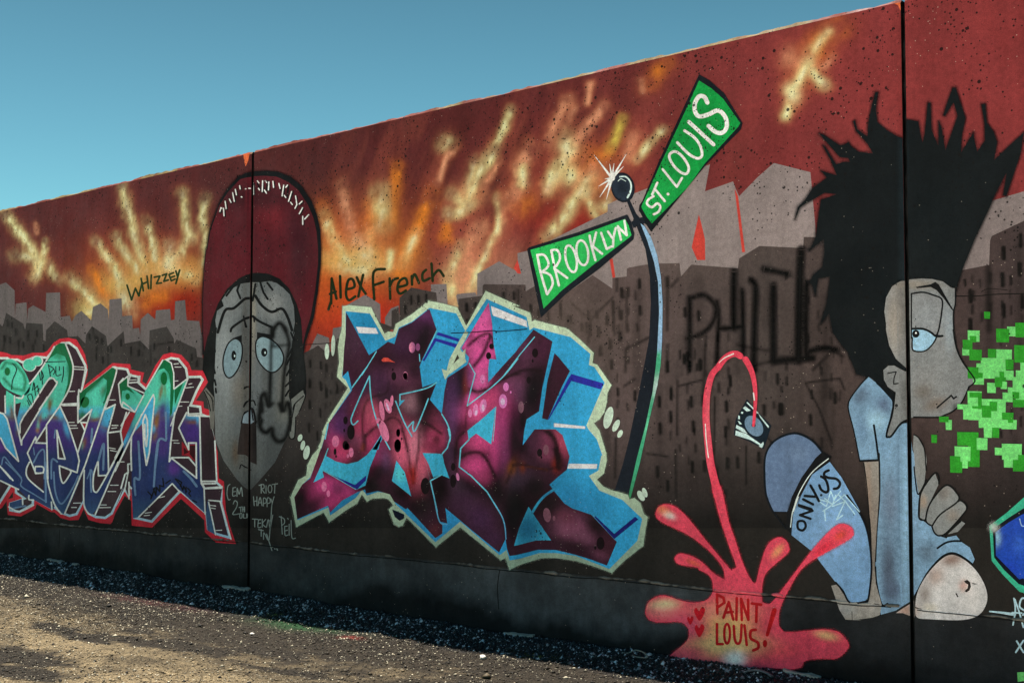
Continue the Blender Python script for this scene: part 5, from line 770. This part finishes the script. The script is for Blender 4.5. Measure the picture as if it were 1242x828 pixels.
ol = lines(J3, '278,452 300,600 318,745 322,828', 2.5)+lines(J4, '168,0 172,300 150,600 140,828;20,55 165,48', 2.4)+lines(J5, '140,300 150,430 190,590 235,582;190,590 172,625 175,670', 2.4)+lines(J5, '430,548 465,490 540,350 640,235 710,195 770,200 840,240 890,280;620,155 680,115 740,100 802,100', 2.4)+lines(J3, '230,45 160,120 75,240 65,320 110,500 160,752', 1.6)+lines(J3, '305,100 440,255 385,520 400,550 430,535 500,440 548,425', 2.4)
part('blue_clothes', [coat([Poly(sh)], SB, [f[:7]+(min(1, f[7]*1.35),) for f in shf], 3.5), coat(ol, (14, 17, 21))], BOY)
arm = J4('50,65 165,58 170,300 150,600 137,828')+J5('135,300 145,430 190,590 175,670 120,690 0,706')+J2('700,785 600,780 562,720 510,568 545,560 620,668 740,672')+J5('72,572 105,400 105,50 95,0')+J4('95,500 70,250')
SK = (140, 135, 131)
part('forearm', [coat([Poly(arm)], SK, [('b', 1053, 600, 4, 60, 0, (140, 112, 94), .6), ('b', 1060, 640, 5, 60, 0, (124, 106, 94), .5), ('b', 1025, 738, 14, 8, 0, (150, 150, 152), .8), ('b', 1060, 735, 12, 8, 0, (160, 154, 152), .8)], 4), coat(lines(J4, '95,500 105,650 105,828', 1.9)+lines(J5, '100,0 108,200 105,400 75,572 0,560', 1.9)+lines(J4, '52,70 75,250 95,500', 1.2)+lines(J2, '640,730 642,780', .8), (15, 16, 18))], BOY)
fing = [J4('440,0 450,150 475,312 520,220 538,60 532,0')+J3('715,828 700,650 650,560 612,530 605,640'), J4('485,492 490,320 540,220 602,148 632,230 560,380 520,512'), J4('530,500 560,390 640,280 700,245 760,290 782,360 640,470 575,556 540,532'), J4('580,560 640,470 790,368 838,400 820,470 700,600 640,632 600,612'), J4('690,622 800,515 835,537 780,600 720,617')]
part('hand', [coat([Poly(f, k == 2 or k == 3) for k, f in enumerate(fing)], (126, 128, 130), [('b', 1118, 560, 6, 20, 0, (124, 124, 122), .6), ('b', 1120, 608, 5, 8, 0, (156, 132, 112), .7), ('b', 1146, 598, 8, 10, 30, (112, 102, 96), .6), ('b', 1156, 625, 8, 8, 40, (134, 120, 110), .6)], 4), coat(lines(J4, '522,512 478,490 488,320 540,220 602,148 630,175 632,232;578,556 540,532 532,490 560,390 640,280 700,242 760,290 782,362 640,470 578,560;578,560 600,612 640,632 700,600 840,440 838,390 800,358;690,622 800,520;690,645 640,630', 2.0)+lines(J4, '440,100 455,240 475,312 535,200', 1.6)+lines(J3, '612,530 655,560 700,650 715,828', 1.2), (18, 19, 20))], BOY)
knee = J5('465,500 540,360 640,250 710,208 770,214 850,260 930,340 990,450 1006,550 970,640 900,690 780,710 560,702 470,692 450,640')
part('pale_foot', [coat([Poly(knee, True), Poly(J5('300,655 440,560 442,690 400,680 350,655'))], (186, 182, 184), [('b', 1155, 678, 14, 8, -10, (118, 86, 72), .8), ('b', 1135, 698, 10, 12, 30, (140, 108, 94), .6), ('b', 1122, 720, 8, 12, 0, (124, 110, 104), .7), ('b', 1170, 710, 6, 7, 0, (170, 110, 92), .8), ('b', 1100, 740, 14, 9, 0, (166, 128, 110), .8), ('b', 1180, 720, 12, 24, 0, (200, 194, 194), .6), ('b', 1128, 736, 10, 5, 0, (180, 170, 150), .5)], 3), coat([Poly(J5('825,410 850,398 872,415 880,450 868,480 845,495 830,485 855,462 858,435 840,425'))]+lines(J5, '765,505 778,528', 1.6)+[Poly(J5('880,420 905,425 935,430 905,434'))], (40, 32, 30))], BOY)
dome = J1('140,330 190,220 280,150 400,115 500,140 590,200 665,285 600,340 470,520 380,700 345,828 210,828')+J2('225,205 140,90 105,0')+J1('150,680 135,500')
CAPB = part('shoe', [coat([Poly(dome)], (98, 118, 150), [('b', 970, 550, 14, 10, 0, (112, 132, 162), .6)], 6), coat([S(J1('210,828 150,680 135,500 140,330 190,220 280,150 400,115 500,140 590,200 665,290'), 2.4), S(J2('105,0 140,90 225,210'), 1.4)], (18, 24, 32)), coat([Poly(J1('665,280 745,325 730,375 560,495 440,700 400,828')+J2('310,0 268,120 262,242 225,212 235,100 260,0')+J1('345,828 390,680 480,510 600,340'))], (22, 23, 26)), coat([S(J1('718,345 560,480 440,680 398,828')+J2('305,10 270,100 256,200'), 1.2)], (200, 214, 222))], BOY)
low = J1('730,375 840,520 1010,828')+J2('610,0 700,130 745,260 762,450 745,640 720,667 630,672 580,592 540,548 390,352 262,250 272,120 318,0')+J1('420,828 470,680 570,490')
part('pale_blue_patch', [coat([Poly(low)], (114, 148, 186), [('b', 1010, 640, 14, 40, -20, (130, 166, 206), .6), ('b', 1030, 700, 16, 20, 0, (112, 148, 186), .6), ('b', 985, 610, 20, 16, 0, (116, 148, 180), .5)], 5), coat(lines(J2, '610,0 700,130 745,260 764,450 745,645 720,667 630,674 585,600 540,548', 2.3), (15, 18, 24)),
     coat(lines(J2, '460,100 520,60 470,20;470,95 475,160;520,60 540,0;520,70 600,40;600,35 545,155;545,155 585,125;560,0 600,40 660,120;430,25 500,45', 1.5, False)+lines(J1, '640,740 700,780 740,640;740,640 770,720 830,640;720,790 860,680;860,670 1000,828', 1.3, False), (162, 192, 216)),
     coat(lines(J1, '722,452 685,470 682,500 720,520 790,530 825,570 805,612 768,620;635,588 655,630 700,652 718,620 695,540 652,508;555,590 590,650 632,732;502,685 598,692;488,715 578,762;448,768 565,806', 3.2)+lines(J2, '310,68 395,98;395,98 315,125;315,125 382,148', 3, False)+[S(J2('300,195 306,165 340,165 352,195 335,220 310,215'), 3, True, True), S(ell(*J1('653,678')[0], .9, .9), 1.4, False, True)], (20, 22, 26))], CAPB, None)
# ---- red splash
level(32)
SR = (244, 74, 96)
spl = B1('702,0 745,180 790,350 850,530 925,740 942,800 930,818 905,825 878,822 640,540 480,340 400,255 320,195 230,175 160,205 135,270 155,320 230,370 440,470 600,580 720,690 812,822')+B2('700,72 690,74 620,35')+B1('672,828 580,740 480,690 390,670 338,692 328,730 370,775 560,810')+B2('500,0 580,45 608,110 605,180 560,235 480,255 380,245 290,215 210,200 130,235 95,285 95,360 150,402 250,406 340,402 400,430 425,490 400,560 290,655 290,700 955,760')+B3('0,790 130,785 285,785 320,748 400,735 480,735 532,690 535,655 490,605 420,590 330,597 230,605 195,582 186,540 200,470 250,370 300,290 380,230 540,140 562,100 540,70 490,63 430,110 350,200 250,330 190,410 145,460 110,455 104,440 105,370 130,300 230,210 237,170 215,137 180,130 130,170 95,270 75,350 60,356 30,310 0,240')+B1('1025,828 940,560 860,320 787,0')
hose = S6('498,602 512,500 512,350 480,240 440,170')+S6('435,185 432,235')
SPL = part('red_splash', [coat([Poly(spl, True)], SR, [('b', 884, 758, 30, 26, 0, (255, 166, 112), 1), ('b', 882, 782, 48, 14, 0, (255, 178, 124), .95), ('b', 880, 740, 46, 10, 0, (240, 128, 116), .7), ('b', 892, 798, 14, 10, 0, (255, 255, 255), 1), ('b', 812, 624, 8, 4, 25, (255, 226, 236), .98), ('b', 806, 619, 10, 5, 25, (232, 130, 80), .7), ('b', 806, 733, 18, 7, -4, (255, 190, 150), .95), ('b', 803, 742, 20, 8, 0, (244, 130, 124), .6), ('b', 842, 682, 9, 2.4, 22, (226, 110, 60), .6), ('b', 944, 668, 10, 4, -50, (252, 150, 104), .85), ('b', 1020, 649, 9, 5, -35, (196, 74, 50), .8), ('b', 1000, 665, 16, 6, -40, (206, 40, 60), .7), ('b', 1003, 770, 14, 5, 12, (255, 170, 124), .9), ('b', 950, 790, 24, 10, 0, (226, 76, 84), .5), ('b', 836, 760, 20, 14, 0, (228, 86, 112), .8), ('b', 840, 790, 18, 8, 0, (216, 78, 100), .7)], 3)], WALL, 'bright red painted splash with long looping jet reaching bullet target')
part('red_jet', [coat([S(B1('743,10')+S6('222,840 205,700 193,560 195,450 205,370 228,285 262,240'), 8, True, False, (1.2, .9)), S(S6('268,238 300,190 340,158 380,150 408,165'), 7.6), S(S6('440,185 470,240 492,310 502,400 500,490 490,600'), 7.6, True, False, (1, .42))], (228, 70, 92), [('b', 865, 500, 3, 16, 0, (238, 150, 130), .8), ('b', 860, 520, 4, 60, 0, (236, 96, 112), .8)], 3), coat([S(S6('188,590 195,700 208,800'), 1.2), S(S6('275,205 310,175 365,150'), 1.6, True, False, (.6, 1)), S(S6('490,395 496,440'), 1.6)], (250, 214, 218))], SPL)
txt = lines(B2, '640,192 642,342;642,195 690,218 698,255 645,292;690,372 730,250 766,386;705,332 762,326;793,220 790,388;832,390 826,225;826,225 882,388;882,388 880,232;640,420 640,575;640,575 685,575;852,430 870,582', 3.3, False)+lines(B2, '770,435 778,540 800,572 822,545 830,425', 3.3)+lines(B3, '53,460 100,466;77,464 75,552', 3.4, False)+lines(B3, '72,592 48,598 48,635 82,655 85,682 60,695', 3.6)+[S(ell(*B2('718,495')[0], 22/6.367, 76/6.367), 3.1, False, True)]+[S(B3('166,494 130,618'), 5.6, False, False, (1.1, .7)), E(B3, 4.14, 119, 661, 11, 19)]
def heart(x, y, w_, h): return Poly(smooth([(x, y+h*.5), (x-w_*.38, y+h*.05), (x-w_*.48, y-h*.25), (x-w_*.28, y-h*.45), (x-w_*.04, y-h*.2), (x+w_*.2, y-h*.5), (x+w_*.48, y-h*.35), (x+w_*.42, y+h*.0)], 4, True))
hc = [B2(t)[0] for t in ('505,342', '434,393', '505,472')]
part('lettering', [coat(txt, (178, 28, 34))], SPL); part('red_heart', [coat([heart(*hc[0], 13.5, 17)], (196, 28, 44))], SPL); part('red_heart', [coat([heart(*hc[1], 8, 10.5)], (192, 26, 42))], SPL); part('red_heart', [coat([heart(*hc[2], 12, 16)], (196, 28, 44))], SPL)
# ---- small torn target
level(7)
TGT = part('bullet_target', [coat([Poly(S6('445,433 520,520 600,600 552,748 460,700 363,660 375,560'))], (22, 34, 44))], WALL, 'small painted torn target with dark hole hit by red jet')
part('white_stripe', [coat([Poly(S6(t)) for t in ('420,490 435,478 470,505 445,512', '442,455 450,452 520,520 510,525', '372,660 376,630 440,650 548,725 545,735 470,690', '376,615 380,595 420,615 465,655 420,640', '388,570 398,572 415,590 400,592', '392,535 402,540 402,560 390,558', '410,512 424,514 420,526 408,524', '515,520 585,605 580,615 530,550', '520,730 548,700 552,715 540,740')], (186, 206, 220))], TGT)
part('grey_centre', [coat([E(S6, 5.175, 490, 602, 62, 82, -36)], (22, 34, 44)), coat([E(S6, 5.175, 490, 602, 50, 72, -36)], (104, 128, 152)), coat([E(S6, 5.175, 488, 598, 13, 11)], (14, 16, 20))], TGT)
# ---- green pixel squares
level(9)
cell = []
def sq(reg, t, c):
    for r in t.split():
        x0, y0, x1, y1 = map(float, r.split(','))
        cell.append((Poly(reg('%f,%f %f,%f %f,%f %f,%f' % (x0, y0, x1, y0+3, x1-2, y1, x0+2, y1-2))), c))
Dk, Lt = (46, 138, 42), (108, 192, 112)
sq(C1, '390,305,500,410 340,465,415,535 750,270,855,360 650,478,795,570 510,555,740,745 470,605,640,745 440,735,540,800 730,670,810,760 570,785,640,840 690,770,750,840 870,580,920,680 830,670,960,840 800,740,960,840', Lt)
sq(C1, '410,355,470,415 345,390,435,480 405,480,520,580 540,135,595,200 650,290,770,415 825,235,960,370 575,475,650,555 815,440,960,600 735,570,810,665 390,640,490,745 470,690,530,740 640,730,740,800 680,680,725,760', Dk)
sq(C2, '480,25,550,105 585,15,630,75 680,-20,800,95 640,60,700,110 600,100,680,175 700,90,800,160 330,90,440,230 440,150,625,280 250,190,330,232 295,215,440,310 335,260,520,315 415,300,600,375 590,310,710,385 510,250,600,330 455,370,520,450 160,310,210,390', Lt)
sq(C2, '540,0,600,60 675,95,730,150 680,155,800,215 345,100,440,140 410,130,440,230 440,200,515,295 500,170,560,245 365,205,420,225 595,255,685,310 640,300,685,335 520,370,575,450 110,285,185,330 50,425,95,490 250,405,415,510 335,500,425,675', Dk)
sq(C2, '400,450,485,545 230,515,355,630 275,620,335,685 540,525,600,585 595,495,750,620 610,600,700,680', Lt)
sq(C2, '195,590,275,720 225,632,290,720 680,620,800,710 720,580,800,640', Dk)
cs = []; lone = []
for k, (p, c) in enumerate(cell):
    Level.z = 9+k*.16; X_, Y_ = np.mean(p.pts, 0); t_ = coat([p], c, [], None, True)
    (lone if (X_ < 1154 and Y_ > 495) or (Y_ < 388 and X_ < 1203) else cs).append(t_)
for t_ in lone: part('green_square', [t_], WALL)
part('green_pixel_cloud', cs, WALL, 'cloud of light and dark green painted squares')
# ---- blue shape leaving at the right, pale tag under it
level(7)
BS = part('blue_badge', [coat([Poly(O1('98,165 170,110 240,48 330,-10 330,520 240,446 225,442 150,365 108,312'))], (60, 168, 140))], WALL, 'blue painted badge with teal border cut by the frame')
part('blue_fill', [coat([Poly(O1('112,178 180,130 240,92 330,50 330,490 240,415 222,410 160,350 118,298'))], (14, 20, 34)), coat([Poly(O1('124,190 180,150 240,115 330,80 330,460 240,385 224,390 170,335 126,290'))], (36, 76, 176), [('b', 1208, 652, 6, 10, 0, (150, 190, 230), .9), ('b', 1236, 660, 8, 12, 0, (60, 104, 200), .7), ('b', 1225, 690, 10, 10, 0, (30, 60, 170), .6)], 3), coat([S(O1('226,135 236,165 260,160'), 1.2)], (150, 180, 230))], BS)
part('glint', [coat([E(O1, 3.48, 118, 172, 34, 36)], (240, 250, 250, 0.), [('a', O1('116,170 120,174'), 4.5, 8)], 1.2)], BS, None, MIST)
part('pale_tag', [coat([S(O1('100,525 150,530 205,538'), 3.6, False, False, (.5, 1)), S(O1('202,470 208,520 198,582'), 2), S(O1('206,475 225,530 242,592'), 2), S(O1('195,530 235,532'), 2), S(O1('262,475 236,470 226,505 250,525 240,540'), 2.2), S(O1('214,650 242,697'), 2.2, False), S(O1('242,648 210,697'), 2.2, False)], (170, 196, 226))], WALL, 'pale blue handwritten tag beneath the blue badge')
part('green_square', [coat([Poly(O1('216,782 245,780 246,818 218,822'))], (110, 190, 110))], WALL)

# ---- soft overspray where the can was held off the wall
def overspray(pts, rgb, lv, parent, wd=1.2, soft=2.6):
    level(lv); pts = list(pts)+[pts[0]]; part('overspray', [coat([S(pts, wd+2*soft+1, False)], rgb+(0.,), [('a', pts, wd, soft)], 1.7)], parent, None, MIST)
overspray(hair, BLK2, 6.5, BOY, 1.6, 3.0)
overspray(smooth(spl, 5, True), (206, 60, 80), 31.5, SPL, .8, 2.0)
overspray(cap, (14, 15, 18), 4.6, FACE, 1.0, 2.4)
overspray(facb, (40, 38, 38), 7.4, BOY, .6, 1.8)
overspray(dome, (24, 28, 34), 20, BOY, .6, 1.8)
overspray(cream, (150, 164, 148), 6.6, MID, .4, 1.8)

level(3)
for t_ in ('295,187 302,185 300.5,196 298,202 296.5,196', '1084,4 1096,1 1094,8 1091,13 1088,6'): level(3); part('spalled_corner', [coat([Poly(PX(t_))], (204, 104, 66), [], 2)], WALL)
# ================================================================== loose gravel and litter
def gravel_mat(name, rough):
    m = bpy.data.materials.new(name); m.use_nodes = True; nt = m.node_tree; b = nt.nodes['Principled BSDF']
    at = N(nt, 'ShaderNodeAttribute', attribute_name='Col'); co = N(nt, 'ShaderNodeTexCoord').outputs['Object']
    vm = N(nt, 'ShaderNodeVectorMath', operation='SCALE'); nt.links.new(at.outputs['Color'], vm.inputs[0]); nt.links.new(ramp(nt, noise(nt, co, 160, 3), .25, .75, .7, 1.3), vm.inputs['Scale'])
    nt.links.new(vm.outputs[0], b.inputs['Base Color']); b.inputs['Roughness'].default_value = rough; b.inputs['Specular IOR Level'].default_value = .28 if rough < .5 else .12; return m
rs_ = np.random.RandomState(3)
base_v = np.array([(1, 0, 0), (0, 1, 0), (-1, 0, 0), (0, -1, 0), (0, 0, 1), (0, 0, -.6), ], float)
base_f = np.array([(0, 1, 4), (1, 2, 4), (2, 3, 4), (3, 0, 4), (1, 0, 5), (2, 1, 5), (3, 2, 5), (0, 3, 5)])
def stones(name, x, y, size, col, flat, mat):
    n = len(x); v = base_v[None]*(1+rs_.uniform(-.35, .35, (n, 6, 3)))+rs_.uniform(-.18, .18, (n, 6, 3)); a = rs_.uniform(0, 6.28, n); c, s = np.cos(a), np.sin(a)
    vx = v[..., 0]*c[:, None]-v[..., 1]*s[:, None]*rs_.uniform(.6, 1, n)[:, None]; vy = v[..., 0]*s[:, None]+v[..., 1]*c[:, None]; vz = v[..., 2]*flat[:, None]
    V = np.stack([vx, vy, vz], -1)*size[:, None, None]; V[..., 0] += x[:, None]; V[..., 1] += y[:, None]; V[..., 2] += (ground_z(x, y)+size*flat*.25)[:, None]
    T = (base_f[None]+np.arange(n)[:, None, None]*6).reshape(-1, 3); C = np.concatenate([np.repeat(col, 6, 0), np.ones((n*6, 1))], 1)
    return mesh_from(name, V.reshape(-1, 3), T, C, mat)
def in_view(x, y):
    d = np.stack([x-CAM[0], y-CAM[1], np.full_like(x, -CAM[2])], 1); k = d@_F; px = PW/2+FPX*(d@_R)/k; py = PH/2+SHIFT-FPX*(d@_U)/k
    return (k > 0) & (px > -120) & (px < PW+160) & (py < PH+160)
# gravel chips at the wall foot, their dark colour includes the wall's shadow
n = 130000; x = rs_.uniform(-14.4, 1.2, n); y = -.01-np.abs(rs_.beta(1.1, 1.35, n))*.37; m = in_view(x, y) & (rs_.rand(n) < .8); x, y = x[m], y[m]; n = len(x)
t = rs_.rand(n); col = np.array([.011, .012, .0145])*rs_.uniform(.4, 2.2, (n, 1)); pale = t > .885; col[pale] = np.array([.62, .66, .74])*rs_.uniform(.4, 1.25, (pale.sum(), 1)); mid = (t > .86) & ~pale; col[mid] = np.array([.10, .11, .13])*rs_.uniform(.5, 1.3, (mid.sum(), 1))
size = rs_.gamma(1.9, .0024, n)+.0026
obj('gravel', stones('gravel', x, y, size, col, rs_.uniform(.45, .95, n), gravel_mat('shade-dark gravel', .32)), None, 'dark glinting gravel banked along the foot of the wall', 'stuff', 'gravel')
# loose stones on the open dirt
n = 260000; x = rs_.uniform(-15, 1.5, n); y = -.36-rs_.rand(n)**1.25*4.0; m = in_view(x, y); x, y = x[m], y[m]
dens = np.clip(1.15-(-y-.5)*.28, .35, 1)*np.clip(fbm(x*.8, y*1.6, 21)*2.2-.35, .25, 1); m = rs_.rand(len(x)) < dens; x, y = x[m], y[m]; n = len(x)
t = rs_.rand(n); gcol = ground_col(x, y); col = gcol*rs_.uniform(.5, 1.8, (n, 1)); pale = t > np.where(gcol[:, 0] < .05, .87, .80); col[pale] = np.array([.36, .31, .22])*rs_.uniform(.4, 1.5, (pale.sum(), 1)); dk_ = t < .2; col[dk_] = np.array([.018, .015, .012])*rs_.uniform(.6, 1.6, (dk_.sum(), 1))
size = rs_.gamma(2.0, .0016, n)+.0024; big = rs_.rand(n) < .010; size[big] *= 2.0
obj('gravel', stones('gravel', x, y, size, col, rs_.uniform(.45, .9, n), gravel_mat('dry gravel', .6)), None, 'loose tan and pale gravel scattered over sunlit dirt', 'stuff', 'gravel')
# single pieces lying about
PALEM = plain('pale mortar', (.36, .34, .31), .8); STONEM = plain('pale stone', (.50, .46, .40), .7); STRIPM = plain('weathered plastic', (.30, .29, .24), .5); GREYM = plain('grey plastic', (.14, .15, .16), .4)
def gz(x, y): return float(ground_z(np.array([x]), np.array([y]))[0])
def flake(pa, pb, wdt, label, name='mortar_flake', cat='mortar flake', mat=None, h=.012, lift=.004, seed=1):
    r = random.Random(seed); za = .09
    def at(p):
        z = .10
        for _ in range(12):
            g = to_ground(p[0], p[1], z); yy = min(g[1], -.015); z = gz(g[0], yy)
        return Vector((g[0], yy, z))
    A_, B_ = at(pa), at(pb); d = (B_-A_); L = d.length; d.normalize(); nrm = Vector((-d.y, d.x, 0)); bm = bmesh.new(); k = max(4, int(L/.03)); top, bot = [], []
    for sgn in (1, -1):
        for i in (range(k+1) if sgn > 0 else range(k, -1, -1)):
            t_ = i/k; p = A_.lerp(B_, t_)+nrm*sgn*wdt*.5*(r.uniform(.7, 1.15))*(.55 if i in (0, k) else 1)
            z = gz(p.x, min(p.y, -.01))+lift+r.uniform(0, .003); bot.append(bm.verts.new((p.x-A_.x, p.y-A_.y, z-.01-A_.z))); top.append(bm.verts.new((p.x-A_.x, p.y-A_.y, z+h*r.uniform(.7, 1.2)-A_.z)))
    bm.faces.new(top); bm.faces.new(bot[::-1]); m_ = len(top)
    for i in range(m_): bm.faces.new((top[i], bot[i], bot[(i+1) % m_], top[(i+1) % m_]))
    bmesh.ops.recalc_face_normals(bm, faces=bm.faces[:]); bmesh.ops.triangulate(bm, faces=bm.faces[:]); me = bpy.data.meshes.new(name); bm.to_mesh(me); bm.free(); me.materials.append(mat or PALEM)
    o = obj(name, me, None, label, None, cat, 'pale flakes along the wall foot' if name == 'mortar_flake' else None); o.location = A_; return o
flake((72, 677.5), (93, 680.5), .06, 'longest pale mortar flake left of the face, at the wall foot', seed=2)
flake((106, 682), (117, 683.5), .05, 'pale mortar flake just right of the longest flake left of the face', seed=3)
flake((25, 672.3), (33, 673.5), .05, 'short pale mortar flake under the left turquoise letters', seed=4)
flake((5, 670.3), (15, 671.2), .05, 'pale mortar flake nearest the left edge of the photo', seed=5)
flake((301, 708.5), (335, 712.5), .06, 'long thin grey mortar flake beneath the handwritten names', h=.014, seed=6)
flake((648, 762), (668, 768), .05, 'pale mortar flake under the large maroon and blue letters', seed=8)
flake((966, 809), (1014, 817.5), .05, 'long pale mortar flake beside the red splash and wall foot', h=.014, seed=7)
def stone(px, py, r, label, seed):
    g = to_ground(px, py, .01); z = gz(g[0], g[1]); bm = bmesh.new(); bmesh.ops.create_icosphere(bm, subdivisions=2, radius=r); rr = random.Random(seed); ph = [rr.uniform(0, 6) for _ in range(6)]
    for v in bm.verts:
        c = v.co; k = 1+.18*math.sin(c.x*2.3/r+ph[0])+.14*math.sin(c.y*3.1/r+ph[1])+.12*math.sin(c.z*2.7/r+ph[2]); v.co = Vector((c.x*1.25*k, c.y*.95*k, c.z*.62*k))
    me = bpy.data.meshes.new('stone'); bm.to_mesh(me); bm.free(); me.materials.append(STONEM); o = obj('stone', me, None, label, None, 'stone', 'pale stones on the dirt'); o.location = (g[0], g[1], z+r*.35)
stone(585.5, 800, .020, 'brightest pale stone on the dirt below the maroon and blue letters', 1); stone(584.5, 795.5, .016, 'smaller dull stone touching the brightest pale stone', 2); stone(306, 766, .015, 'pale stone on sunlit dirt left of the green paint spill', 3)
# bent strip by the splash
def tube(name, pts, r, mat, label, cat, flat=1.0):
    bm = bmesh.new(); prev = None; P_ = [Vector(p) for p in smooth3(pts)]; o0 = P_[0].copy()
    for i, p in enumerate(P_):
        d = (P_[min(i+1, len(P_)-1)]-P_[max(i-1, 0)]).normalized(); u = d.cross(Vector((0, 0, 1))).normalized(); w_ = u.cross(d)
        ring = [bm.verts.new(p-o0+u*math.cos(a)*r+w_*math.sin(a)*r*flat) for a in [k*math.pi/4 for k in range(8)]]
        if prev:
            for k in range(8): bm.faces.new((prev[k], prev[(k+1) % 8], ring[(k+1) % 8], ring[k]))
        else: bm.faces.new(ring[::-1])
        prev = ring
    bm.faces.new(prev); bmesh.ops.recalc_face_normals(bm, faces=bm.faces[:]); me = bpy.data.meshes.new(name); bm.to_mesh(me); bm.free(); me.materials.append(mat); o = obj(name, me, None, label, None, cat); o.location = o0; return o
def smooth3(p, n=8):
    p = [np.array(q_, float) for q_ in p]; out = []; m_ = len(p)
    for i in range(m_-1):
        a, b, c, d = p[max(i-1, 0)], p[i], p[i+1], p[min(i+2, m_-1)]
        for k in range(n):
            t_ = k/n; out.append(0.5*((2*b)+(-a+c)*t_+(2*a-5*b+4*c-d)*t_*t_+(-a+3*b-3*c+d)*t_**3))
    return out+[p[-1]]
g = to_ground(772, 792, .085); gx0, gy0 = g[0], min(g[1], -.10); z0 = gz(gx0, gy0)
tube('plastic_strip', [(gx0-.11, gy0+.0, z0+.012), (gx0-.06, gy0+.01, z0+.012), (gx0-.01, gy0+.02, z0+.035), (gx0+.06, gy0+.01, z0+.03), (gx0+.11, gy0-.02, z0+.008), (gx0+.07, gy0-.05, z0+.008), (gx0+.01, gy0-.045, z0+.01)], .0065, STRIPM, 'bent pale strip lying on dark gravel left of the red splash', 'strip', .5)
g = to_ground(932, 814, .07); gx0, gy0 = g[0], min(g[1], -.12); z0 = gz(gx0, gy0)
tube('plastic_shard', [(gx0-.09, gy0, z0+.006), (gx0-.05, gy0+.01, z0+.022), (gx0, gy0+.015, z0+.028), (gx0+.06, gy0+.01, z0+.02), (gx0+.10, gy0, z0+.006)], .013, GREYM, 'curved grey plastic shard on gravel below the words PAINT LOUIS', 'shard', .5)
